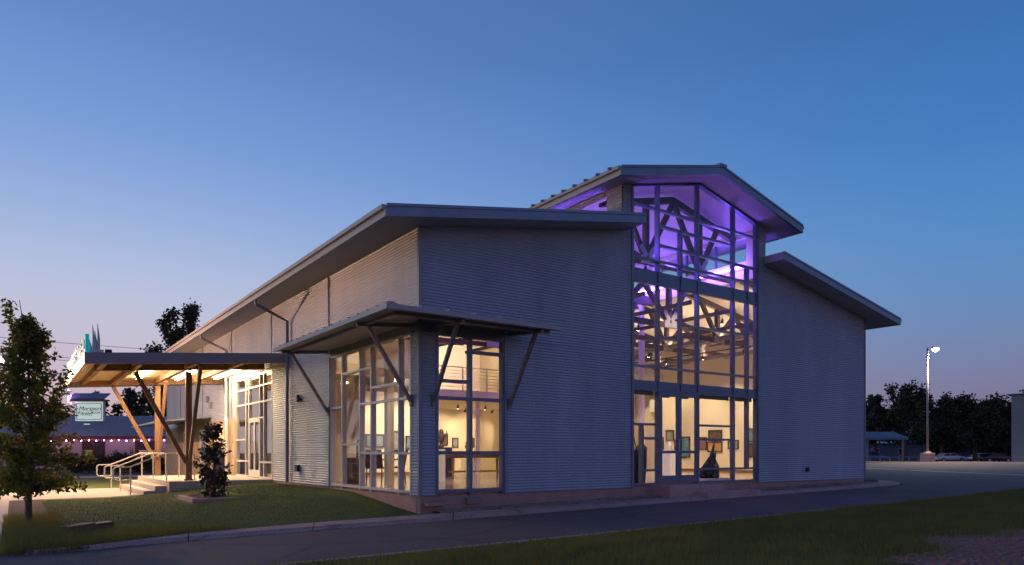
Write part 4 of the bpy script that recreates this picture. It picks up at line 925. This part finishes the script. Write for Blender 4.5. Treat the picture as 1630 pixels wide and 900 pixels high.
# magnolia
mg = thing('magnolia_tree', 'small dark magnolia shrub standing in the stone edging on the lawn', 'tree', (-2.75, 6.6, zp))
base = Vector((-2.75, 6.6, zp)); rs = random.Random(3); anc = []
tr = MB(); tr.tube([base, base + Vector((.02, 0, 1.0)), base + Vector((-.05, .02, 2.05))], [.035, .022, .006], n=6)
for i in range(85):
    f = rs.random(); z = .08 + 1.95 * f; w_ = .50 * (1 - abs(f - .42) * 1.15) if f > .25 else .40
    w_ = max(w_, .07); a = rs.uniform(0, 6.28); r_ = w_ * rs.uniform(.55, 1)
    p = base + Vector((math.cos(a) * r_, math.sin(a) * r_, z)); q = base + Vector((-.03 * f, 0, max(.05, z - .25)))
    tr.tube([q, (q + p) / 2 + Vector((0, 0, -.03)), p], [.009, .006, .003], n=4, cap=False)
    for t in (.55, .8, 1): anc.append(tuple(q + (p - q) * t))
tr.build('trunk', 'bark', mg)
leaves(1900, twigs_cloud(anc, .085), .115, 'leafm', mg, 3, asp=.24, droop=.1)
# young oak at the left edge
yo = thing('young_oak', 'young leafy oak at the left edge standing in the mulch strip', 'tree', (-6.9, 2.9, -.43)); base = Vector((-6.9, 2.9, -.43))
tr = MB(); rs = random.Random(12); anc = []
tr.tube([base, base + Vector((.0, 0, .9)), base + Vector((.03, 0, 2.0)), base + Vector((-.02, .05, 3.2)), base + Vector((-.15, 0, 4.3))], [.055, .042, .032, .018, .005], n=7)
right = Vector((A_, -B_, 0)); fwd = Vector((B_, A_, 0))
def radius(f):   # crown half width over its height fraction
    return 1.12 * (.8 + .2 * min(1, (f / .22) ** .7) if f < .22 else max(.0, 1 - ((f - .22) / .78) ** 1.15 * .88))
for i in range(150):
    f = rs.random() ** 1.5; z = .80 + 3.1 * f; a = rs.uniform(0, 6.28); r_ = radius(f) * rs.uniform(.45, 1.0)
    q = base + Vector((0, 0, z - .18 - .25 * r_ * (f > .35))); tip = q + Vector((math.cos(a) * r_, math.sin(a) * r_, .18 + .5 * r_ * (f > .3) - .12 * r_ * (f < .15)))
    tr.tube([q, (q + tip) / 2 + Vector((0, 0, .03)), tip], [.014, .008, .003], n=4, cap=False)
    for t in (.4, .6, .8, 1): anc.append(tuple(q + (tip - q) * t + Vector((rs.uniform(-.06, .06), rs.uniform(-.06, .06), rs.uniform(-.06, .06)))))
for dx, dz, sx_, n_ in ((-.42, 4.38, -.0, 1), (.18, 3.95, .05, 1), (.75, 3.05, .3, 1), (-.75, 2.95, -.3, 1), (-.35, 3.55, -.2, 1)):
    q = base + Vector((0, 0, dz - 1.35)) + right * dx * .25; tip = base + right * dx + Vector((0, 0, dz - .12))
    tr.tube([q, (q + tip) / 2 + right * dx * .1, tip], [.014, .009, .003], n=4, cap=False)
    for t in np.linspace(.25, 1, 14): anc.append(tuple(q + (tip - q) * float(t)))
tr.build('trunk', 'bark', yo)
MB().tube([base + right * -.07 + Vector((0, 0, -.0)), base + right * -.07 + Vector((0, 0, .75))], .012, n=5).build('support_stake', 'post', yo)
leaves(14000, twigs_cloud(anc, .12), .095, 'leaf', yo, 5, asp=.26)
solo(MB().beam((-6.45, .42, -.37), (-6.05, .92, -.36), .22, .16).beam((-6.04, .94, -.37), (-5.7, 1.35, -.37), .18, .12), 'stone_block', 'bronze', 'low dark stone block lying in the wild grass by the lawn corner', 'stone', (-6.1, .85, -.4))

# far trees: tapered trunk with limbs and a crown of leaf clumps
def far_tree(px, Y, top_px, width_px, trunk_px, label, seed, n=9000, leaf=.34, lift=0.25, grp='dark trees beyond the buildings'):
    X = (px - 815) / 1113 * Y; x, y = cw(X, Y); z0 = g(x, y) - .05; top = (721 - top_px) * Y / 1113 + .95; w_ = width_px * Y / 1113 / 2; h_ = top - z0
    t = thing('broadleaf_tree', label, 'tree', (x, y, z0), grp); rs = random.Random(seed); tr = MB(); anc = []
    b = Vector((x, y, z0)); tr.tube([b, b + Vector((.1, 0, h_ * .3)), b + Vector((-.2, .1, h_ * .6)), b + Vector((0, 0, h_ * .92))], [h_ * .035, h_ * .026, h_ * .015, .05], n=7)
    for i in range(26):
        f = .1 + .9 * rs.random(); a = rs.uniform(0, 6.28); zz = h_ * (lift + (1 - lift) * f * .96); prof = math.sqrt(max(.05, 1 - (2 * (f - .42)) ** 2 * .72)); r_ = w_ * prof * rs.uniform(.45, 1.0)
        q = b + Vector((0, 0, min(h_ * .75, h_ * (lift * .7 + .45 * f)))); tip = b + Vector((math.cos(a) * r_, math.sin(a) * r_, zz))
        tr.tube([q, (q + tip) / 2 + Vector((0, 0, .06 * h_)), tip], [h_ * .013, h_ * .008, .03], n=4, cap=False)
        for tt in (.55, .75, .9, 1): anc.append(tuple(q + (tip - q) * tt + Vector([rs.uniform(-.1, .1) * w_ for _ in range(3)])))
    tr.build('trunk', 'bark', t)
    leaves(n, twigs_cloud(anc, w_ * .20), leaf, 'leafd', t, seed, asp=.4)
    return t
far_tree(1440, 112, 612, 105, 0, 'tall gap-crowned tree just right of the metal hall', 21, 9000, .42)
far_tree(1392, 118, 628, 62, 0, 'tree half hidden behind the right wall of the metal hall', 22, 6000, .42)
far_tree(1500, 122, 632, 80, 0, 'dark tree behind the parking lot lamp post', 23, 8000, .45, .1)
far_tree(1552, 112, 630, 118, 0, 'wide spreading tree with forked trunk above the white car', 24, 13000, .42, .22)
far_tree(1600, 126, 638, 90, 0, 'dark tree beside the grey building at the right edge', 25, 9000, .45, .1)
far_tree(1634, 108, 612, 45, 0, 'tree top showing over the grey building roof', 26, 5000, .38)
far_tree(1462, 135, 655, 120, 0, 'low dark tree mass behind the open carport', 27, 9000, .5, .02)
far_tree(1575, 140, 655, 150, 0, 'low dark tree mass behind the parked dark car', 28, 9000, .5, .02)
far_tree(302, 62, 484, 128, 0, 'tall dark tree rising behind the eave of the metal hall', 31, 15000, .27, .3)
far_tree(212, 88, 618, 95, 0, 'dark tree between the signboard and the timber post', 32, 8000, .36, .05)
far_tree(262, 84, 604, 90, 0, 'dark tree directly behind the far timber post', 33, 8000, .36, .05)
far_tree(150, 96, 622, 50, 0, 'tree top showing above the signboard cap', 34, 4000, .34, .1)
far_tree(90, 100, 640, 70, 0, 'low dark tree left of the signboard behind the young oak', 35, 4000, .36, .05)
far_tree(15, 90, 640, 80, 0, 'low tree at the left picture edge behind the young oak', 36, 4000, .36, .05)

# ------------------------------------------------------------------ neighbouring restaurant with the signboard
nb_x, nb_y = cw((165 - 815) / 1113 * 62, 62)
nb = thing('brick_restaurant', 'low painted brick restaurant with ribbed metal roof and red eave trim', 'building', (nb_x, nb_y, -.5))
nb.rotation_euler = (0, 0, YAW)
def nbuild(mb, name, m, parent=None, **k):
    me = bpy.data.meshes.new(name); me.from_pydata(mb.v, [], mb.f); me.materials.append(M[m]); o = bpy.data.objects.new(name, me); C.objects.link(o); o.parent = parent or nb
    for a, v in k.items(): o[a] = v
    return o
# local frame: x right, y away, z up from the floor
XL, XR = -9.5, 9.5
openings = [(-1.95, .15, .25, 2.55), (2.75, 4.95, .25, 2.55), (-7.2, -5.0, .25, 2.55)]
xs = [XL] ; 
segs = [(XL, -7.2), (-5.0, -1.95), (.15, 2.75), (4.95, XR)]
for a, b in segs: nbuild(MB().box(a, b, 0, .3, 0, 2.75), 'brick_wall', 'brick')
for a, b, z0, z1 in openings:
    nbuild(MB().box(a, b, 0, .3, 0, z0), 'brick_wall', 'brick'); nbuild(MB().box(a, b, 0, .3, z1, 2.75), 'brick_wall', 'brick')
    f = MB()
    for x0, x1, q0, q1 in ((a, a + .1, z0, z1), (b - .1, b, z0, z1), (a + .1, b - .1, z1 - .1, z1), (a + .1, b - .1, z0, z0 + .1), ((a + b) / 2 - .05, (a + b) / 2 + .05, z0 + .1, z1 - .1)): f.box(x0, x1, .05, .13, q0, q1)
    w_ = nbuild(f, 'window', 'red'); nbuild(MB().box(a + .1, b - .1, .08, .1, z0 + .1, z1 - .1), 'pane', 'wintint', w_)
nbuild(MB().box(-1.75, -1.05, .06, .079, .9, 1.7), 'lit_panel', 'winlit'); nbuild(MB().box(3.1, 4.5, .06, .079, 1.1, 1.7), 'lit_panel', 'blind')
nbuild(MB().prism([(XL - .4, -.6, 2.72), (XL - .4, 4.2, 4.75), (XL - .4, 4.2, 4.9), (XL - .4, -.6, 2.87)], (XR - XL + .8, 0, 0)), 'metal_roof', 'nroof')
rb = MB()
for i in range(76): x = XL - .3 + i * .26; rb.beam((x, -.62, 2.90), (x, 4.2, 4.93), .05, .05)
nbuild(rb, 'roof_ribs', 'nroof', kind='stuff')
nbuild(MB().box(XL - .4, XR + .4, -.66, -.605, 2.62, 2.90), 'eave_trim', 'red')
nbuild(MB().box(XL, XR, 4.2, 8, 0, 4.7), 'rear_block', 'brick')
sb = thing('signboard', 'backlit pale green signboard with red script under a blue cap on the restaurant roof', 'sign', (0, 0, 0))
sb.location = (nb_x - .45 * A_, nb_y + .45 * B_, -.25); sb.rotation_euler = (0, 0, YAW)
def sbuild(mb, name, m, parent=None): return nbuild(mb, name, m, parent or sb)
sbuild(MB().box(-2.66, -.09, .901, 1.2, 4.02, 5.84), 'sign_box', 'white'); sbuild(MB().box(-2.6, -.15, .88, .90, 4.07, 5.79), 'sign_face', 'signw')
for b in ((-2.5, -.25, .85, .9, 5.62, 5.66), (-2.5, -.25, .85, .9, 4.18, 4.22), (-2.5, -2.46, .85, .9, 4.22, 5.62), (-.29, -.25, .85, .9, 4.22, 5.62)): sbuild(MB().box(*b), 'sign_border', 'signg')
sbuild(MB().prism([(-3.15, .6, 5.98), (-3.15, 1.6, 6.55), (-3.15, 1.6, 6.62), (-3.15, .6, 6.1)], (3.3, 0, 0)), 'sign_cap', 'bluecap'); sbuild(MB().box(-3.15, .15, .58, 1.5, 5.86, 5.99), 'cap_trim', 'red')
def text(s_, loc, size, m, parent, name, shear=.0, extr=.01):
    cu = bpy.data.curves.new(name, 'FONT'); cu.body = s_; cu.size = size; cu.extrude = extr; cu.shear = shear
    o = bpy.data.objects.new(name, cu); C.objects.link(o); bpy.context.view_layer.update()
    me = bpy.data.meshes.new_from_object(o.evaluated_get(bpy.context.evaluated_depsgraph_get())); bpy.data.objects.remove(o)
    me.transform(Matrix.Rotation(R(90), 4, 'X')); me.materials.clear(); me.materials.append(M[m])
    t = bpy.data.objects.new(name, me); C.objects.link(t); t.parent = parent; t.location = loc; return t
text('Morspuri', (-2.35, .86, 5.0), .54, 'signr', sb, 'sign_lettering', .5, .014); text('ROOM', (-1.15, .86, 4.72), .26, 'signg', sb, 'sign_lettering', 0, .012)
dd = MB(); rs = random.Random(5)
for i in range(11): x = -2.35 + i * .12; dd.tube([(x, .86, 4.55 + .2 * rs.random()), (x + .1, .86, 4.8 + .15 * rs.random()), (x + .04, .86, 4.5 + .2 * rs.random())], .018, n=4)
sbuild(dd, 'sign_drawing', 'signg')
sbuild(MB().box(-1.6, -1.1, .45, .6, 3.72, 3.8), 'sign_lamp', 'signw')
sl = thing('string_lights', 'string of small purple and white bulbs under the restaurant eave', 'lights', (nb_x, nb_y, 2.0)); sl.rotation_euler = (0, 0, YAW)
bulbm = MB().lathe((0, 0, 0), [(.012, -.05), (.042, -.02), (.042, .02), (.012, .05)], 6)
pr = {}
for i in range(26):
    x = -8.8 + i * .66; k = 'bulbp' if i % 3 else 'bulbw'
    if k not in pr:
        o = nbuild(bulbm, 'bulb', k, sl); pr[k] = o
    else: o = pr[k].copy(); C.objects.link(o); o.parent = sl
    o.location = (x, -.72, .05 - .05 * (i % 2))
nbuild(MB().tube([(-9, -.72, .13), (8, -.72, .13)], .008, n=4), 'cable', 'wire', sl)
s2 = thing('string_lights', 'bunch of violet fairy lights hanging at the left end of the signboard', 'lights', (nb_x, nb_y, 2.0)); s2.rotation_euler = (0, 0, YAW)
for i in range(12): o = pr['bulbp'].copy(); C.objects.link(o); o.parent = s2; o.location = (-3.5 + .12 * (i % 3) * (i % 2), .55, 4.1 - .11 * i + .5)
# driftwood stump, hedge, shrubs in front of the restaurant
stx, sty = cw((212 - 815) / 1113 * 52, 52)
mb = MB(); rs = random.Random(2)
for i in range(26):
    a = rs.uniform(-1.3, 1.3); l = rs.uniform(.8, 1.9); dx = math.sin(a) * l; 
    mb.tube([(stx + rs.uniform(-.5, .5), sty + rs.uniform(-.4, .4), -.5), (stx + dx * .5 * A_, sty - dx * .5 * B_, -.45 + l * .55), (stx + dx * A_ * 1.1, sty - dx * B_ * 1.1, -.4 + l * math.cos(a) * .95 + rs.uniform(-.2, .3))], [.22, .12, .02], n=6)
solo(mb, 'driftwood_stump', 'rust', 'large pale upturned root stump in front of the restaurant', 'stump', (stx, sty, -.5))
def shrub(px, Y, w_, h_, label, seed):
    x, y = cw((px - 815) / 1113 * Y, Y); t = thing('shrub', label, 'shrub', (x, y, -.5), 'clipped shrubs before the restaurant'); rs = random.Random(seed); anc = []
    tr = MB()
    for i in range(24):
        q = Vector((x, y, -.5)); a = rs.uniform(0, 6.28); p = q + Vector((math.cos(a) * w_ / 2 * rs.uniform(.2, 1), math.sin(a) * w_ / 2 * .7, h_ * rs.uniform(.3, 1))); tr.tube([q, p], [.02, .006], n=4, cap=False); anc.append(tuple(p))
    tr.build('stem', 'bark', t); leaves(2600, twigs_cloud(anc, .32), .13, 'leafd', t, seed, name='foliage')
shrub(160, 50, 3.2, 1.1, 'dark rounded shrub below the first restaurant window', 41); shrub(188, 51, 2.6, 1.3, 'dark shrub left of the root stump', 42); shrub(240, 51, 2.8, 1.0, 'low dark shrub right of the root stump', 43); shrub(120, 50, 3.2, 1.0, 'dark shrub beside the young oak crown', 44)
# power lines
def wire(pts, label):
    P3 = []
    for px, py, Y in pts: x, y = cw((px - 815) / 1113 * Y, Y); P3.append(Vector((x, y, (721 - py) * Y / 1113 + .95)))
    a, b = P3; q = []
    for i in range(13): t = i / 12; p = a + (b - a) * t; p.z -= .5 * 4 * t * (1 - t) * .6; q.append(p)
    solo(MB().tube(q, .028, n=4), 'power_line', 'wire', label, 'cable', tuple(a), 'overhead cables at the left')
wire([(-120, 525, 70), (420, 566, 80)], 'highest overhead cable crossing behind the young oak top'); wire([(-120, 548, 70), (420, 590, 80)], 'middle overhead cable above the canopy corner'); wire([(-120, 553, 70), (420, 594, 80)], 'lowest overhead cable, close under another cable')
# sodium street lamp at the left edge
lx, ly = cw((2 - 815) / 1113 * 26, 26)
lp = thing('street_lamp', 'orange glowing street lamp behind the young oak at the left edge', 'street lamp', (lx, ly, -.5))
hz_ = (721 - 575) * 26 / 1113 + .95
MB().tube([(lx - .9, ly + .3, -.5), (lx - .9, ly + .3, hz_ + .1)], [.08, .05], n=8).build('lamp_post', 'post', lp); MB().tube([(lx - .9, ly + .3, hz_ + .05), (lx, ly, hz_ + .15)], .03).build('lamp_arm', 'post', lp)
MB().lathe((lx, ly, hz_), [(.06, -.05), (.09, 0), (.08, .06), (.04, .09)], 10).build('lamp_head', 'lampo', lp, smooth=True)

# ------------------------------------------------------------------ parking lot things
def lamp_at(px, Y):
    x, y = cw((px - 815) / 1113 * Y, Y); return x, y
px_, py_ = lamp_at(1476.5, 58); z0 = .18
pl = thing('parking_lamp', 'tall parking lot lamp with one lit head on a square concrete base', 'street lamp', (px_, py_, z0))
MB().prism([(px_ - .42, py_ - .42, z0 - .2), (px_ + .42, py_ - .42, z0 - .2), (px_ + .42, py_ + .42, z0 - .2), (px_ - .42, py_ + .42, z0 - .2)], (0, 0, .95)).build('lamp_base', 'conc', pl, bevel=.03)
MB().lathe((px_, py_, z0 + .75), [(.30, 0), (.16, .16)], 10).build('base_cap', 'conc', pl)
top = (721 - 554) * 58 / 1113 + .95
MB().tube([(px_, py_, z0 + .7), (px_, py_, top)], [.10, .075], n=8).build('lamp_post', 'post', pl, smooth=True)
rx, ry = A_, -B_
MB().beam((px_, py_, top - .08), (px_ + rx * .45, py_ + ry * .45, top - .02), .07, .07).build('lamp_arm', 'post', pl)
MB().beam((px_ + rx * .4, py_ + ry * .4, top), (px_ + rx * .9, py_ + ry * .9, top), .30, .12).build('lamp_head', 'post', pl)
MB().lathe((px_ + rx * .66, py_ + ry * .66, top - .06), [(.04, -.26), (.16, -.20), (.24, -.08), (.24, 0)], 14).build('lamp_lens', 'lampw', pl, smooth=True)
ld = bpy.data.lights.new('lamp_bulb', 'SPOT'); ld.energy = 5200; ld.color = (1, .86, .68); ld.spot_size = R(160); ld.spot_blend = .4; ld.shadow_soft_size = .2
lo = bpy.data.objects.new('lamp_bulb', ld); C.objects.link(lo); lo.parent = pl; lo.location = (rx * .66, ry * .66, top - .45 - z0)
def car(px, Y, label, m, rz=0, suv=False, name='parked_car'):
    x, y = lamp_at(px, Y); z = g(x, y) - .0
    t = thing(name, label, 'car', (x, y, z), 'cars parked beyond the lot'); t.rotation_euler = (0, 0, YAW + rz)
    def cb(mb, n, mm, smooth=False, bev=0):
        me = bpy.data.meshes.new(n); me.from_pydata(mb.v, [], mb.f); me.materials.append(M[mm]); o = bpy.data.objects.new(n, me); C.objects.link(o); o.parent = t
        if bev: b = o.modifiers.new('b', 'BEVEL'); b.width = bev; b.segments = 3; me.polygons.foreach_set('use_smooth', [True] * len(me.polygons))
        return o
    h = .25 if suv else 0
    prof = [(-2.3, .35), (-2.32, .62), (-2.22, .88 + h * .6), (-1.75, .96 + h), (-1.05, 1.40 + h), (.35, 1.45 + h), (1.15, 1.0 + h * .5), (2.1, .86 + h * .3), (2.3, .62), (2.28, .32)]
    cb(MB().prism([(a, -.88, b) for a, b in prof], (0, 1.76, 0)), 'body', m, bev=.09)
    gl = [(-1.55, .99 + h), (-.98, 1.35 + h), (.3, 1.39 + h), (.95, 1.02 + h * .6)]
    for yy in (-.89, .875): cb(MB().prism([(a, yy, b) for a, b in gl], (0, .015, 0)), 'side_window', 'wintint')
    for a in (-.35,):
        cb(MB().box(a - .04, a + .04, -.897, -.885, 1.0 + h, 1.38 + h), 'door_pillar', m)
    for a in (-1.42, 1.42):
        for yy in (-.9, .72):
            w_ = cb(MB().tube([(a, yy, .33), (a, yy + .18, .33)], .33, n=16), 'wheel', 'tyre')
            me2 = MB().tube([(a, yy - .006, .33), (a, yy + .05, .33)], .18, n=10); o = cb(me2, 'rim', 'cars'); o.parent = w_
    for yy in (-.7, .5): cb(MB().box(2.22, 2.33, yy, yy + .2, .62, .74), 'headlight', 'white'); cb(MB().box(-2.335, -2.24, yy, yy + .2, .72, .86), 'tail_light', 'red')
    cb(MB().box(-1.0, 1.0, -.885, -.88, .5, .52), 'door_seam', 'black'); return t
car(1511, 112, 'white saloon car parked beside the lamp post base', 'carw')
car(1566, 114, 'silver car mostly behind a dark one under the spreading tree', 'cars')
car(1584, 108, 'dark saloon car parked beyond the lot near the grey building', 'card')
car(1386, 100, 'blue van under the left bay of the open carport', 'carb', suv=True)
# open carport frame
cpx = [lamp_at(p, Y) for p, Y in ((1381, 88), (1437, 88), (1437, 96), (1381, 96))]
cp = thing('carport', 'open steel carport frame with sloping end right of the metal hall', 'carport', (*cpx[0], -.2))
zc = (721 - 700) * 88 / 1113 + .95; zc2 = (721 - 688) * 88 / 1113 + .95
for p in cpx: MB().box(p[0] - .09, p[0] + .09, p[1] - .09, p[1] + .09, -.6, zc).build('carport_post', 'graywall', cp)
q0 = lamp_at(1340, 88); q1 = lamp_at(1446, 88); q2 = lamp_at(1423, 92); q3 = lamp_at(1340, 92); q4 = lamp_at(1430, 90); q5 = lamp_at(1340, 90)
for a, b, za, zb_ in ((q0, q1, zc + .08, zc + .08), (q3, q2, zc2, zc2), (q2, q1, zc2, zc + .1), (q5, q4, (zc + zc2) / 2, (zc + zc2) / 2)): MB().beam((*a, za), (*b, zb_), .14, .2).build('carport_beam', 'graywall', cp)
mb = MB(); a, b, c, d = (*q0, zc + .19), (*q1, zc + .19), (*q2, zc2 + .12), (*q3, zc2 + .12); mb.prism([a, b, c, d], (0, 0, .04)); mb.build('carport_roof', 'bluewall', cp)
r0, r1 = lamp_at(1340, 84), lamp_at(1462, 84)
fn = thing('low_rail', 'long low pale pipe rail in front of the open carport', 'rail', (*r0, 0)); MB().beam((*r0, .45), (*r1, .45), .09, .11).build('rail_bar', 'graywall', fn)
for t_ in rng(0, 1, 8): MB().box(r0[0] + (r1[0] - r0[0]) * t_ - .05, r0[0] + (r1[0] - r0[0]) * t_ + .05, r0[1] + (r1[1] - r0[1]) * t_ - .05, r0[1] + (r1[1] - r0[1]) * t_ + .05, -.7, .395).build('rail_post', 'graywall', fn)
# grey building at the right edge and the long low one behind the cars
def farbox(px0, px1, Y, zt, depth, name, m, label, cat, roofm=None, wins=(), turn=0):
    x, y = lamp_at((px0 + px1) / 2, Y); z0 = g(x, y) - .3; w_ = (px1 - px0) * Y / 1113
    t = thing(name, label, cat, (x, y, z0)); t.rotation_euler = (0, 0, YAW + turn)
    def fb(mb, n, mm):
        me = bpy.data.meshes.new(n); me.from_pydata(mb.v, [], mb.f); me.materials.append(M[mm]); o = bpy.data.objects.new(n, me); C.objects.link(o); o.parent = t; return o
    h_ = zt - z0; fb(MB().box(-w_ / 2, w_ / 2, 0, depth, 0, h_), 'wall', m)
    fb(MB().prism([(-w_ / 2 - .5, -.4, h_), (-w_ / 2 - .5, depth / 2, h_ + w_ * .05), (-w_ / 2 - .5, depth + .4, h_)], (w_ + 1, 0, 0)), 'roof', roofm or 'bluewall')
    for x0, x1, a, b in wins:
        f = fb(MB().box(x0, x1, -.05, -.002, a, b), 'window', 'white'); p_ = fb(MB().box(x0 + .08, x1 - .08, -.07, -.051, a + .08, b - .08), 'pane', 'wintint'); p_.parent = f
farbox(1626, 1774, 72, (721 - 624) * 72 / 1113 + .95, 10, 'grey_building', 'graywall', 'plain grey stucco building cut by the right picture edge', 'building', 'card', turn=R(-44))
farbox(1478, 1640, 138, (721 - 697) * 138 / 1113 + .95, 10, 'low_warehouse', 'bluewall', 'long low bluish building behind the parked cars and trees', 'building', 'bluewall', [(-7, -5, 1.4, 3), (-2, 0, 1.4, 3), (3, 5, 1.4, 3)])
farbox(1365, 1478, 130, (721 - 706) * 130 / 1113 + .95, 8, 'far_shed', 'bluewall', 'low dim shed behind the open carport', 'building', 'card', [(-4, -2.6, 1.3, 2.6), (1, 2.4, 1.3, 2.6)])
